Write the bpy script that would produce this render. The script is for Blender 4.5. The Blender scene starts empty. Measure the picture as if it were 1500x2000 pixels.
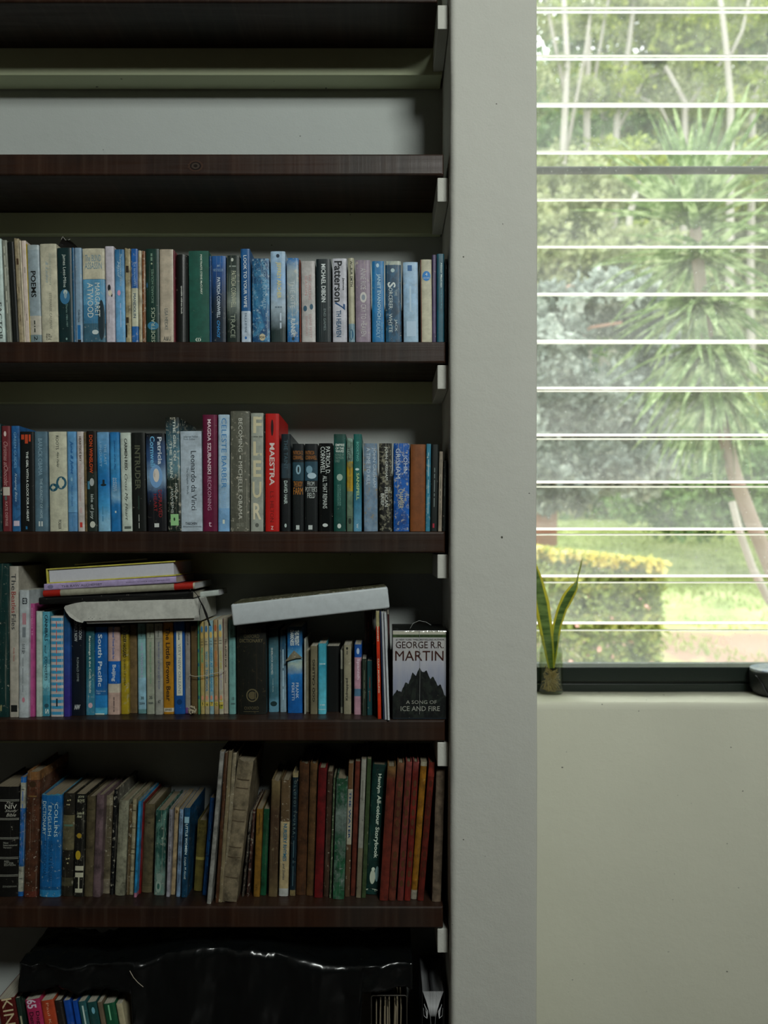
import bpy, bmesh, math, random
import numpy as np
from mathutils import Vector, Matrix, noise as mnoise
random.seed(7)
R = math.radians
sc = bpy.context.scene
COL = sc.collection

# ------------------------------------------------------------------ camera
# one millimetre at the shelf fronts (y = 0) is one pixel of the 1500 x 2000 frame
CAMD, CAMZ = 1.6, 1.5
cam = bpy.data.cameras.new('camera')
cam.sensor_fit = 'VERTICAL'; cam.sensor_height = 36.0; cam.sensor_width = 27.0
cam.lens = 28.8; cam.shift_y = 0.03
cam.clip_start = 0.05; cam.clip_end = 200
cam.dof.use_dof = True; cam.dof.focus_distance = 1.61; cam.dof.aperture_fstop = 3.3
camo = bpy.data.objects.new('camera', cam); COL.objects.link(camo)
camo.location = (0, -CAMD, CAMZ); camo.rotation_euler = (R(90), 0, 0)
sc.camera = camo
# ------------------------------------------------------------------ overcast sky
world = bpy.data.worlds.new('overcast_sky'); sc.world = world; world.use_nodes = True
bg = world.node_tree.nodes['Background']
bg.inputs[1].default_value = 7.4
wt = world.node_tree; wc_ = wt.nodes.new('ShaderNodeTexCoord'); ws_ = wt.nodes.new('ShaderNodeSeparateXYZ'); wr_ = wt.nodes.new('ShaderNodeValToRGB')
wt.links.new(wc_.outputs['Generated'], ws_.inputs[0]); wt.links.new(ws_.outputs[2], wr_.inputs[0]); wt.links.new(wr_.outputs[0], bg.inputs[0])
wr_.color_ramp.elements[0].color = (.33, .34, .335, 1); wr_.color_ramp.elements[1].color = (.96, .99, .98, 1)   # overcast sky: zenith three times the horizon
# ------------------------------------------------------------------ daylight from the roof window behind the camera
def area(name, loc, target, sx, sy, power, col):
    l = bpy.data.lights.new(name, 'AREA'); l.shape = 'RECTANGLE'; l.size = sx; l.size_y = sy
    l.energy = power; l.color = col
    o = bpy.data.objects.new(name, l); COL.objects.link(o); o.location = loc
    o.rotation_euler = (Vector(target) - Vector(loc)).to_track_quat('-Z', 'Y').to_euler()
    return o
area('roof_window_daylight', (1.08, -2.9, 3.7), (0.2, 0, 1.5), 0.95, 0.65, 95, (0.96, 1.0, 0.95))
# ------------------------------------------------------------------ view
sc.view_settings.view_transform = 'Standard'; sc.view_settings.look = 'None'
sc.view_settings.gamma = 1.0; sc.view_settings.exposure = 0.0
sc.view_settings.use_curve_mapping = False
cy = sc.cycles
cy.use_denoising = True; cy.max_bounces = 8; cy.diffuse_bounces = 4; cy.glossy_bounces = 3
cy.transmission_bounces = 8; cy.transparent_max_bounces = 24; cy.sample_clamp_indirect = 4.0
cy.caustics_reflective = False; cy.caustics_refractive = False
cy.use_adaptive_sampling = True; cy.adaptive_threshold = 0.02

# ------------------------------------------------------------------ helpers
def lin(h, g=1.0, cap=0.82):
    if isinstance(h, str):
        h = h.lstrip('#'); c = [int(h[i:i+2], 16)/255 for i in (0, 2, 4)]
        c = [x/12.92 if x <= .04045 else ((x+.055)/1.055)**2.4 for x in c]
    else: c = list(h)
    c = [max(x*g, 0.003) for x in c]; m = max(c)
    if m > cap: c = [x*cap/m for x in c]
    return (c[0], c[1], c[2], 1)
class NT:
    def __init__(s, name):
        s.m = bpy.data.materials.new(name); s.m.use_nodes = True
        s.t = s.m.node_tree; s.t.nodes.clear()
        s.out = s.n('ShaderNodeOutputMaterial')
    def n(s, typ, **kw):
        nd = s.t.nodes.new(typ)
        for k, v in kw.items():
            if k[0] == '_': nd.inputs[int(k[1:])].default_value = v
            else: setattr(nd, k, v)
        return nd
    def l(s, a, b): s.t.links.new(a, b)
    def math(s, op, a, b=None, clamp=False):
        nd = s.n('ShaderNodeMath', operation=op); nd.use_clamp = clamp
        for i, v in enumerate((a, b)):
            if v is None: continue
            if isinstance(v, (int, float)): nd.inputs[i].default_value = v
            else: s.l(v, nd.inputs[i])
        return nd.outputs[0]
    def mix(s, f, a, b, mode='MIX'):
        nd = s.n('ShaderNodeMix', data_type='RGBA', blend_type=mode)
        for i, v in ((0, f), (6, a), (7, b)):
            if isinstance(v, (int, float, tuple)): nd.inputs[i].default_value = v
            else: s.l(v, nd.inputs[i])
        return nd.outputs[2]
    def noise(s, scale=(1, 1, 1), detail=4, rough=.6, coord='Object', sc_=1.0, off=(0, 0, 0), dist=0):
        tc = s.n('ShaderNodeTexCoord'); mp = s.n('ShaderNodeMapping')
        mp.inputs['Scale'].default_value = scale; mp.inputs['Location'].default_value = off
        s.l(tc.outputs[coord], mp.inputs[0])
        nz = s.n('ShaderNodeTexNoise'); nz.inputs['Scale'].default_value = sc_
        nz.inputs['Detail'].default_value = detail; nz.inputs['Roughness'].default_value = rough
        nz.inputs['Distortion'].default_value = dist
        s.l(mp.outputs[0], nz.inputs['Vector']); return nz.outputs['Fac']
    def ramp(s, f, stops, interp='LINEAR'):
        r = s.n('ShaderNodeValToRGB'); cr = r.color_ramp; cr.interpolation = interp
        while len(cr.elements) < len(stops): cr.elements.new(0.5)
        for e, (p, c) in zip(cr.elements, stops):
            e.position = p; e.color = c if not isinstance(c, (int, float)) else (c, c, c, 1)
        s.l(f, r.inputs[0]); return r.outputs[0]
    def bsdf(s, col, rough=.5, spec=.5, bump=None, bstr=.3, bdist=.001, **kw):
        p = s.n('ShaderNodeBsdfPrincipled')
        if isinstance(col, tuple): p.inputs['Base Color'].default_value = col
        else: s.l(col, p.inputs['Base Color'])
        if isinstance(rough, (int, float)): p.inputs['Roughness'].default_value = rough
        else: s.l(rough, p.inputs['Roughness'])
        p.inputs['Specular IOR Level'].default_value = spec
        for k, v in kw.items(): p.inputs[k].default_value = v
        if bump is not None:
            b = s.n('ShaderNodeBump'); b.inputs['Strength'].default_value = bstr; b.inputs['Distance'].default_value = bdist
            s.l(bump, b.inputs['Height']); s.l(b.outputs[0], p.inputs['Normal'])
        return p
    def fin(s, sh): s.l(sh.outputs[0] if hasattr(sh, 'outputs') else sh, s.out.inputs[0]); return s.m

def mesh(name, vs, fs, mats, parent=None, mi=None, smooth=False, loc=None):
    me = bpy.data.meshes.new(name); me.from_pydata([tuple(v) for v in vs], [], fs)
    for m in (mats if isinstance(mats, (list, tuple)) else [mats]): me.materials.append(m)
    if mi is not None:
        for p, i in zip(me.polygons, mi): p.material_index = i
    if smooth: me.polygons.foreach_set('use_smooth', [True]*len(me.polygons))
    me.update()
    o = bpy.data.objects.new(name, me); COL.objects.link(o)
    if parent: o.parent = parent
    if loc: o.location = loc
    return o
def tag(o, label=None, cat=None, group=None, kind=None):
    if label: o['label'] = label
    if cat: o['category'] = cat
    if group: o['group'] = group
    if kind: o['kind'] = kind
    return o
def empty(name, loc=(0, 0, 0), rot=(0, 0, 0)):
    o = bpy.data.objects.new(name, None); o.empty_display_size = .02; COL.objects.link(o)
    o.location = loc; o.rotation_euler = rot; return o
class MB:
    def __init__(s): s.v = []; s.f = []; s.mi = []
    def add(s, vs, fs, mi=0):
        k = len(s.v); s.v += [tuple(v) for v in vs]; s.f += [tuple(i+k for i in f) for f in fs]; s.mi += [mi]*len(fs)
    def box(s, x0, x1, y0, y1, z0, z1, mi=0, c=0.0):
        if c <= 0:
            v = [(x, y, z) for z in (z0, z1) for y in (y0, y1) for x in (x0, x1)]
            s.add(v, [(0, 2, 3, 1), (4, 5, 7, 6), (0, 1, 5, 4), (2, 6, 7, 3), (0, 4, 6, 2), (1, 3, 7, 5)], mi); return
        bm = bmesh.new(); bmesh.ops.create_cube(bm, size=1)
        for w in bm.verts:
            w.co = Vector(((x0+x1)/2+w.co.x*(x1-x0), (y0+y1)/2+w.co.y*(y1-y0), (z0+z1)/2+w.co.z*(z1-z0)))
        bmesh.ops.bevel(bm, geom=list(bm.edges), offset=c, segments=2, affect='EDGES', profile=.6)
        bm.verts.index_update(); s.add([w.co[:] for w in bm.verts], [[w.index for w in f.verts] for f in bm.faces], mi); bm.free()
    def tube(s, pts, rad, n=8, mi=0, cap=True):
        pts = [Vector(p) for p in pts]; k0 = len(s.v); ref = Vector((0.3, 1, 0.2)).normalized()
        for i, p in enumerate(pts):
            d = (pts[min(i+1, len(pts)-1)] - pts[max(i-1, 0)]).normalized()
            a = d.cross(ref); a = a.normalized() if a.length > 1e-4 else Vector((1, 0, 0)); b = d.cross(a)
            r = rad[i] if isinstance(rad, (list, tuple)) else rad
            for k in range(n):
                t = 2*math.pi*k/n; s.v.append(tuple(p + (a*math.cos(t) + b*math.sin(t))*r))
        for i in range(len(pts)-1):
            for k in range(n):
                a0 = k0+i*n+k; a1 = k0+i*n+(k+1) % n
                s.f.append((a0, a1, a1+n, a0+n)); s.mi.append(mi)
        if cap:
            s.f.append(tuple(k0+k for k in range(n))[::-1]); s.f.append(tuple(k0+(len(pts)-1)*n+k for k in range(n))); s.mi += [mi, mi]
    def lathe(s, prof, n=32, mi=0, c=(0, 0)):
        k0 = len(s.v)
        for r, z in prof:
            for k in range(n):
                t = 2*math.pi*k/n; s.v.append((c[0]+r*math.cos(t), c[1]+r*math.sin(t), z))
        for i in range(len(prof)-1):
            for k in range(n):
                a0 = k0+i*n+k; a1 = k0+i*n+(k+1) % n; s.f.append((a0, a1, a1+n, a0+n)); s.mi.append(mi)
    def build(s, name, mats, parent=None, smooth=False, loc=None):
        return mesh(name, s.v, s.f, mats, parent, s.mi, smooth, loc)

# ------------------------------------------------------------------ materials
def m_plaster(name, c, bs=.5):
    n = NT(name); a = n.noise(detail=3, sc_=260); b = n.noise(detail=4, sc_=5); e = n.noise(detail=2, sc_=1.3)
    sp = n.ramp(n.noise(detail=0, sc_=95, off=(3, 7, 1)), [(0.0, 1.0), (0.118, 1.0), (0.13, 0.0), (1, 0.0)])
    col = n.mix(n.math('MULTIPLY', b, .55, True), lin(c), lin([x*.84 for x in c]))
    col = n.mix(n.math('MULTIPLY', n.ramp(e, [(.45, 0.0), (.7, 1.0)]), .16), col, lin([c[0]*.8, c[1]*.8, c[2]*.7]))
    col = n.mix(sp, col, lin((.1, .1, .08)))
    h = n.math('ADD', n.math('MULTIPLY', a, .5), n.math('MULTIPLY', n.noise(detail=5, sc_=22), 2.2))
    return n.fin(n.bsdf(col, .75, .25, h, bs, .0016))
def m_flat(name, c, rough=.5, spec=.4, **kw):
    n = NT(name); nz = n.noise(detail=3, sc_=180)
    c = lin(c) if len(c) != 4 or isinstance(c, str) else c
    d = tuple(x*.82 for x in c[:3]) + (1,)
    return n.fin(n.bsdf(n.mix(nz, c, d), rough, spec, nz, .15, .0004, **kw))
M_PIL = m_plaster('plaster_pillar', (.575, .58, .525)); M_WALL = m_plaster('plaster_wall', (.80, .80, .655), .35)
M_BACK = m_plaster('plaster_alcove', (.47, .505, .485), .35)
M_BAT = m_plaster('shade_tinted_batten', (.62, .68, .45), .2)  # greenish tone of the shade mixed into the off-white batten paint
M_CEIL = m_flat('unseen_dark_ceiling', (.06, .04, .03), .6); M_FLOOR = m_flat('dark_floor', (.05, .035, .028), .4); M_ROOM = m_flat('unseen_dark_lining', (.09, .075, .06), .7)  # unseen room surfaces, made dark so that little light bounces back
def m_wood():
    n = NT('dark_stained_pine')
    band = n.noise((55, 1, 2.2), 3, .6); g = n.noise((1.6, 30, 60), 5, .6, dist=1.5); big = n.noise((3.2, 2, 2), 2)
    c = n.ramp(band, [(.34, lin((.006, .004, .004))), (.5, lin((.022, .011, .007))), (.66, lin((.05, .034, .024)))])
    c2 = n.ramp(big, [(.38, lin((.008, .006, .005))), (.5, lin((.055, .018, .006))), (.64, lin((.045, .034, .026)))])
    c = n.mix(.5, c, c2); c = n.mix(n.math('MULTIPLY', g, .55), c, lin((.010, .007, .006)))
    h = n.math('ADD', band, n.math('MULTIPLY', g, .8))
    return n.fin(n.bsdf(c, n.ramp(g, [(.3, .34), (.7, .55)]), .3, h, .35, .0012))
M_WOOD = m_wood()
def m_pages(name, c):
    n = NT(name); f = n.noise((900, 6, 3), 3, .7); g = n.noise((2500, 60, 60), 2)
    col = n.ramp(f, [(.3, lin([x*.62 for x in c])), (.6, lin(c))]); col = n.mix(n.math('MULTIPLY', g, .5), col, lin([x*.7 for x in c]))
    return n.fin(n.bsdf(col, .85, .1, f, .5, .0006))
M_PAGE = m_pages('pages_cream', (.50, .47, .38)); M_PAGEW = m_pages('pages_white', (.66, .67, .68)); M_PAGEO = m_pages('pages_old', (.26, .22, .15))

_pm = {}
def m_print(h, g=1.0):
    k = (h, round(g, 2))
    if k not in _pm:
        n = NT('printed_ink'); nz = n.noise(detail=3, sc_=400)
        c = lin(h, g); _pm[k] = n.fin(n.bsdf(n.mix(n.math('MULTIPLY', nz, .35), c, tuple(x*.6 for x in c[:3])+(1,)), .5, .3))
    return _pm[k]
def m_cover(stops, g, wear=.25, rough=.42, wc='b9b4a2', mott=.32, seed=0, streak=True, art=None, ext=None):
    """cover: colour stops along the height, mottling, pale wear scuffs and creases; art = second printed colour in blotches"""
    n = NT('book_cover')
    if isinstance(stops, str):
        stops = [(0, stops)]
    st = []
    for v, c in stops: st.append((v, c))
    tc = n.n('ShaderNodeTexCoord'); sx = n.n('ShaderNodeSeparateXYZ'); n.l(tc.outputs['Generated'], sx.inputs[0])
    v = n.math('SUBTRACT', 1.0, sx.outputs[2])
    if len(st) > 1 and ext == 'soft':
        v = n.math('ADD', v, n.math('MULTIPLY', n.math('SUBTRACT', n.noise(detail=4, sc_=45, off=(seed, 0, 0)), .5), .16))
    if len(st) == 1: col = lin(st[0][1], g)
    else: col = n.ramp(v, [(a, lin(b, g)) for a, b in st], 'LINEAR' if ext == 'soft' else 'CONSTANT')
    if art:
        f = n.ramp(n.noise((1, 1, .6), 4, .6, sc_=60, off=(seed*1.7, 0, seed), dist=1.2), [(.47, 0.0), (.6, 1.0)])
        col = n.mix(n.math('MULTIPLY', f, .75), col, lin(art, g))
    mt = n.noise(detail=5, sc_=55, rough=.65, off=(seed, seed*.3, 0))
    col = n.mix(n.math('MULTIPLY', n.ramp(mt, [(.35, 0.0), (.7, 1.0)]), mott*1.2, True), col, lin('0c0d0b', 1), 'MIX')
    h = mt
    if wear > 0:
        sp = n.ramp(n.noise(detail=6, rough=.75, sc_=120, off=(0, seed, 2)), [(.65-wear*.22, 0.0), (.72-wear*.2, 1.0)])
        col = n.mix(n.math('MULTIPLY', sp, .75), col, lin(wc, 1.3))
        if streak:
            sk = n.ramp(n.noise((420, 3, 5), 2, off=(seed*3, 0, 0)), [(.6, 0.0), (.68, 1.0)])
            sk = n.math('MULTIPLY', sk, n.noise(detail=2, sc_=30)); col = n.mix(n.math('MULTIPLY', sk, min(1, wear*1.6)), col, lin(wc, 1.2)); h = n.math('SUBTRACT', mt, sk)
    return n.fin(n.bsdf(col, rough, .4, h, .25, .0008))

# ------------------------------------------------------------------ lettering: built-in font turned to flat mesh
def text_mesh(s, bold=0.0, ital=0.0):
    cu = bpy.data.curves.new('t', 'FONT'); cu.body = s; cu.size = 1; cu.resolution_u = 2; cu.shear = ital; cu.offset = bold
    cu.space_line = .85
    ob = bpy.data.objects.new('t', cu); COL.objects.link(ob)
    me = bpy.data.meshes.new_from_object(ob)
    vs = np.zeros(len(me.vertices)*3); me.vertices.foreach_get('co', vs); vs = vs.reshape(-1, 3)
    fs = [tuple(p.vertices) for p in me.polygons]
    bpy.data.objects.remove(ob); bpy.data.curves.remove(cu); bpy.data.meshes.remove(me)
    return vs, fs
_tc = {}
def put_text(parent, s, mat, x0, x1, z0, z1, d, yfun, name='lettering'):
    """fit text s in the local rectangle; d: 'd' reads downwards, 'u' upwards, 'h' across"""
    bold = .022 if 'b' in d else 0.0; ital = .35 if 'i' in d else 0
    k = (s, bold, ital)
    if k not in _tc: _tc[k] = text_mesh(s, bold, ital)
    vs, fs = _tc[k]
    if not len(vs): return None
    lo = vs.min(0); hi = vs.max(0); t = (vs[:, :2]-lo[:2])/np.maximum(hi[:2]-lo[:2], 1e-6)
    if 'h' in d: X = x0+t[:, 0]*(x1-x0); Z = z0+t[:, 1]*(z1-z0)
    elif 'u' in d: X = x1-t[:, 1]*(x1-x0); Z = z0+t[:, 0]*(z1-z0)
    else: X = x0+t[:, 1]*(x1-x0); Z = z1-t[:, 0]*(z1-z0)
    return mesh(name, [(x, yfun(x)-.00035, z) for x, z in zip(X, Z)], fs, mat, parent)
def put_patch(parent, mat, x0, x1, z0, z1, yfun, oval=False, name='printed_panel', lift=.0002):
    if oval:
        n = 18; cx, cz = (x0+x1)/2, (z0+z1)/2
        P = [(cx+(x1-x0)/2*math.cos(2*math.pi*k/n), cz+(z1-z0)/2*math.sin(2*math.pi*k/n)) for k in range(n)]
        return mesh(name, [(x, yfun(x)-lift, z) for x, z in P], [tuple(range(n))], mat, parent)
    n = 6; vs = []; fs = []
    for k in range(n+1):
        x = x0+(x1-x0)*k/n; y = yfun(x)-lift; vs += [(x, y, z0), (x, y, z1)]
    for k in range(n): fs.append((2*k, 2*k+2, 2*k+3, 2*k+1))
    return mesh(name, vs, fs, mat, parent)

BLUR = {'small lettering', 'author name', 'PETER NAME', 'novel', 'extra', 'a small thin title', 'narrow title of a novel', 'a small title', 'small lettering line', 'line', 'OLD TITLE LINE', 'NOVEL TITLE', 'little gold title', 'a small note', 'small lettering\nof a line', 'the small title of this', 'A QUIET TITLE', 'the blue letter book', 'HISTORY', 'OLD', 'ink & pen', 'BEST NOVEL\nYET', 'BOOK ONE', 'THE BOOK', 'THE TIN PRINCESS IN SEASON', 'Travels Island Love', 'rhymes & stories', 'Ezra', 'THE LAST ATTIC BOOK ON THE LEFT', 'R.L.S.', 'THE LAST LAUGH', 'OF A TEACHER', 'GEORGE INN', 'TOM STEPHENSON', 'THE GREY VESTMENT', 'MATT MAVIS', 'OL', 'RUNNING', 'WILD', 'Sweet', '#1 BEST'}
# ------------------------------------------------------------------ one book, spine to the front, standing on its tail
def make_book(w, h, D, mat, pmat=None, hard=False, rnd=None, rag=0.0, seed=0, name='book', prints=(), g=1.0, spine=True):
    rng = random.Random(seed*13+5); t = .0026 if hard else .0007
    t = min(t, w*.22)
    root = empty(name)
    c = rnd*w if rnd is not None else (.10*w if hard else min(.0018, w*.12)); p = 2.2 if rnd else 4.5
    ys = lambda x: c*min(1.0, abs(2*x/w))**p
    NS = 10 if w > .008 else 4; NZ = 12 if rag else 2
    outer = [(-w/2, D)] + [(-w/2+w*k/NS, ys(-w/2+w*k/NS)) for k in range(NS+1)] + [(w/2, D)]
    wi = w-2*t
    inner = [(-wi/2, D)] + [(-wi/2+wi*k/NS, t+ys(-wi/2+wi*k/NS)*.9) for k in range(NS+1)] + [(wi/2, D)]
    n = len(outer); vs = []; fs = []
    for j in range(NZ+1):
        for q, pr in ((0, outer), (1, inner)):
            for i, (x, y) in enumerate(pr):
                z = h*j/NZ
                if rag:
                    if j == NZ: z -= rag*(mnoise.noise(Vector((x*150, seed*3.1, q*.2)))*.5+.5)*(1 if i not in (0, n-1) else 0)
                    x2 = x+rag*.10*mnoise.noise(Vector((z*30, seed*1.7, 0))); y += rag*.10*(mnoise.noise(Vector((x*90, z*40, seed)))+.3)
                    x = x2
                vs.append((x, y, z))
    def o_(j, i): return j*2*n+i
    def i_(j, i): return j*2*n+n+i
    for j in range(NZ):
        for i in range(n-1):
            fs.append((o_(j, i), o_(j, i+1), o_(j+1, i+1), o_(j+1, i)))
            fs.append((i_(j, i+1), i_(j, i), i_(j+1, i), i_(j+1, i+1)))
        fs.append((o_(j, 0), o_(j+1, 0), i_(j+1, 0), i_(j, 0))); fs.append((o_(j, n-1), i_(j, n-1), i_(j+1, n-1), o_(j+1, n-1)))
    for i in range(n-1):
        fs.append((o_(NZ, i), o_(NZ, i+1), i_(NZ, i+1), i_(NZ, i))); fs.append((o_(0, i+1), o_(0, i), i_(0, i), i_(0, i+1)))
    mesh('cover', vs, fs, mat, root)
    ins = .003 if hard else .0006
    mb = MB(); e = .0002
    NP = 5
    prof = [(-wi/2+e, D-ins)] + [(-(wi/2-e)+2*(wi/2-e)*k/NP, t*1.5+.0012+ys(-(wi/2)+wi*k/NP)) for k in range(NP+1)] + [(wi/2-e, D-ins)]
    m = len(prof); topz = h-ins-rag*.6
    if w > .0035:
        mb.add([(x, y, ins*.8) for x, y in prof] + [(x, y, topz) for x, y in prof],
               [tuple(range(m)), tuple(range(2*m-1, m-1, -1))] + [(i, (i+1) % m, m+(i+1) % m, m+i) for i in range(m)])
        mb.build('pages', pmat or M_PAGE, root)
    for pr in prints:
        s, col, u0, u1, v0, v1 = pr[:6]; d = pr[6] if len(pr) > 6 else 'd'
        x0 = -w/2+w*u0; x1 = -w/2+w*u1; z1 = h*(1-v0); z0 = h*(1-v1)
        pm = m_print(col, g)
        if s in BLUR:      # print too small to read in the photograph: short word-long strokes, no letters
            ws = s.replace('\n', ' ').split(' '); tot = len(s); p0 = 0
            for wd in ws:
                a, q = p0/tot, (p0+len(wd))/tot; p0 += len(wd)+1
                if d == 'h': put_patch(root, pm, x0+(x1-x0)*a, x0+(x1-x0)*q, (z0+z1)/2-.0012, (z0+z1)/2+.0012, ys)
                else: m_ = (x0+x1)/2; hw = (x1-x0)*.22; put_patch(root, pm, m_-hw, m_+hw, z1-(z1-z0)*q, z1-(z1-z0)*a, ys)
            continue
        if s == '#': put_patch(root, pm, x0, x1, z0, z1, ys)
        elif s == '@': put_patch(root, pm, x0, x1, z0, z1, ys, True, 'printed_emblem', .0003)
        else: put_text(root, s, pm, x0, x1, z0, z1, d, ys)
    return root

# ================================================================== the room
n_ = NT('opal_roof_glazing'); t_ = n_.n('ShaderNodeBsdfTranslucent'); t_.inputs[0].default_value = (.5, .55, .55, 1); M_FROST = n_.fin(t_)
def struct(o): o['kind'] = 'structure'; return o
def wob(x, z, s=0): return mnoise.noise(Vector((x*3, z*2.2, s)))*.0016 + mnoise.noise(Vector((x*14, z*11, s)))*.0006
def sweep_z(name, prof, z0, z1, n, mat, amp=1.0):
    vs = []; fs = []; m = len(prof)
    for j in range(n+1):
        z = z0+(z1-z0)*j/n
        for i, (x, y) in enumerate(prof):
            w = wob(x, z, i*.15)*amp; vs.append((x+w, y+w*.8, z))
    for j in range(n):
        for i in range(m-1): a = j*m+i; fs.append((a, a+1, a+m+1, a+m))
    return mesh(name, vs, fs, mat, smooth=True)
def arc(cx, cy_, r, a0, a1, n): return [(cx+r*math.cos(R(a0+(a1-a0)*k/n)), cy_+r*math.sin(R(a0+(a1-a0)*k/n))) for k in range(n+1)]
PX0, PX1, PY = .127, .2935, -.03
prof = [(PX0, .205), (PX0, .12), (PX0, .05)] + arc(PX0+.013, PY+.013, .013, 180, 270, 8) + [(PX0+.06, PY), (PX0+.11, PY)] + arc(PX1-.004, PY+.004, .004, -90, 0, 4) + [(PX1, .1), (PX1, .3), (PX1, .555)]
struct(sweep_z('wall_pillar', prof, 0, 3.8, 180, M_PIL))
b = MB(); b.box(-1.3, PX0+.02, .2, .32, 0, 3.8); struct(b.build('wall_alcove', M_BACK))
b = MB(); b.box(-1.3, -1.12, -.03, .2, 0, 3.8); struct(b.build('wall_alcove_side', M_PIL))
# window wall: below the sill with a rounded, hand-plastered front edge
SILL = 1.0807
vs = []; fs = []; NX = 90
pf = [(.55, 0.0), (.55, .5), (.55, SILL-.02), (.5508, SILL-.008), (.555, SILL-.0016), (.563, SILL), (.62, SILL), (.80, SILL), (.80, 0)]
for i in range(NX+1):
    x = PX0+.1+(3.2-PX0)*i/NX
    for j, (y, z) in enumerate(pf):
        w = mnoise.noise(Vector((x*9, j*.4, 5)))*.0022; vs.append((x, y+(w if j < 6 else 0), z+(w if 2 < j < 7 else 0)))
m = len(pf)
for i in range(NX):
    for j in range(m-1): a = i*m+j; fs.append((a, a+m, a+m+1, a+1))
struct(mesh('wall_window', vs, fs, M_WALL, smooth=True))
b = MB(); b.box(PX0+.17, .345, .5505, .80, SILL-.02, 3.8); b.box(1.93, 3.4, .55, .80, SILL-.02, 3.8); b.box(.345, 1.93, .55, .80, 3.25, 3.8)
struct(b.build('wall_window_upper', M_WALL))
b = MB(); b.box(-1.3, -1.2, -4.6, -.03, 0, 3.8); struct(b.build('wall_left', M_ROOM))
b = MB(); b.box(3.2, 3.32, -4.6, .55, 0, 3.8); struct(b.build('wall_right', M_ROOM))
b = MB(); b.box(-1.3, 3.3, -4.72, -4.6, 0, 3.8); struct(b.build('wall_rear', M_ROOM))
b = MB(); b.box(-1.3, 3.3, -4.72, .8, -.12, 0.0); struct(b.build('floor', M_FLOOR))
b = MB(); b.box(-1.3, .5, -4.72, .8, 3.8, 3.9); b.box(1.5, 3.3, -4.72, .8, 3.8, 3.9); b.box(.5, 1.5, -4.72, -3.5, 3.8, 3.9); b.box(.5, 1.5, -2.5, .8, 3.8, 3.9); struct(b.build('ceiling', M_CEIL))
b = MB(); b.box(.48, 1.52, -3.52, -2.48, 3.905, 3.92); struct(b.build('window_2', M_FROST))

# ================================================================== louvre window
M_ALU = m_flat('dark_green_aluminium', (.014, .022, .017), .35, .5)
def m_glass():
    n = NT('hazy_louvre_glass'); tr = n.n('ShaderNodeBsdfTransparent'); tr.inputs[0].default_value = (.97, .985, .97, 1)
    gl = n.n('ShaderNodeBsdfGlossy'); gl.inputs['Roughness'].default_value = .03
    fr = n.n('ShaderNodeFresnel'); fr.inputs[0].default_value = 1.45
    du = n.n('ShaderNodeBsdfTranslucent'); du.inputs[0].default_value = (.86, .9, .86, 1)  # pale veil: dust together with the haze of reflections, mixed into the glass
    a = n.n('ShaderNodeMixShader'); n.l(fr.outputs[0], a.inputs[0]); n.l(tr.outputs[0], a.inputs[1]); n.l(gl.outputs[0], a.inputs[2])
    f = n.ramp(n.noise(detail=5, sc_=12, rough=.7), [(.3, .065), (.7, .12)])
    sp = n.ramp(n.noise(detail=1, sc_=170), [(.73, 0.0), (.77, .3)])
    c = n.n('ShaderNodeMixShader'); n.l(n.math('ADD', f, sp), c.inputs[0]); n.l(a.outputs[0], c.inputs[1]); n.l(du.outputs[0], c.inputs[2])
    return n.fin(c)
M_GL = m_glass()
n_ = NT('glass_edge_glint'); p_ = n_.bsdf(lin((.9, .95, .9), 1, .95), .6, .3); t_ = n_.n('ShaderNodeBsdfTranslucent'); t_.inputs[0].default_value = (.95, .98, .95, 1)  # white strips stand in for light refracted in the pane edges
mx = n_.n('ShaderNodeMixShader'); mx.inputs[0].default_value = .9; n_.l(p_.outputs[0], mx.inputs[1]); n_.l(t_.outputs[0], mx.inputs[2]); M_GE = n_.fin(mx)
win = struct(empty('window_1', (1.13, .75, SILL)))
def wbox(name, x0, x1, y0, y1, z0, z1, mat, c=.0015):
    b = MB(); b.box(x0-1.13, x1-1.13, y0-.75, y1-.75, z0-SILL, z1-SILL, 0, c); return b.build(name, mat, win)
wbox('window_frame', .345, 1.93, .705, .80, SILL, SILL+.022, M_ALU)
wbox('window_frame', .345, 1.93, .712, .80, SILL+.022, SILL+.030, M_ALU)
wbox('window_frame', .345, 1.93, .702, .80, SILL+.030, SILL+.070, M_ALU)
wbox('window_frame', .345, 1.93, .70, .80, 3.20, 3.25, M_ALU)
wbox('window_frame', .345, .375, .70, .80, SILL+.07, 3.20, M_ALU)
wbox('window_frame', 1.90, 1.93, .70, .80, SILL+.07, 3.20, M_ALU)
b = MB(); b.tube([(.345-1.13, .85-.75, 2.613-SILL), (1.93-1.13, .85-.75, 2.615-SILL)], .0115, 12)
b.build('security_bar', m_flat('grey_steel_bar', (.02, .024, .026), .6), win, True)
PITCH = .1361
pane = None; edge1 = None
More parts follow.
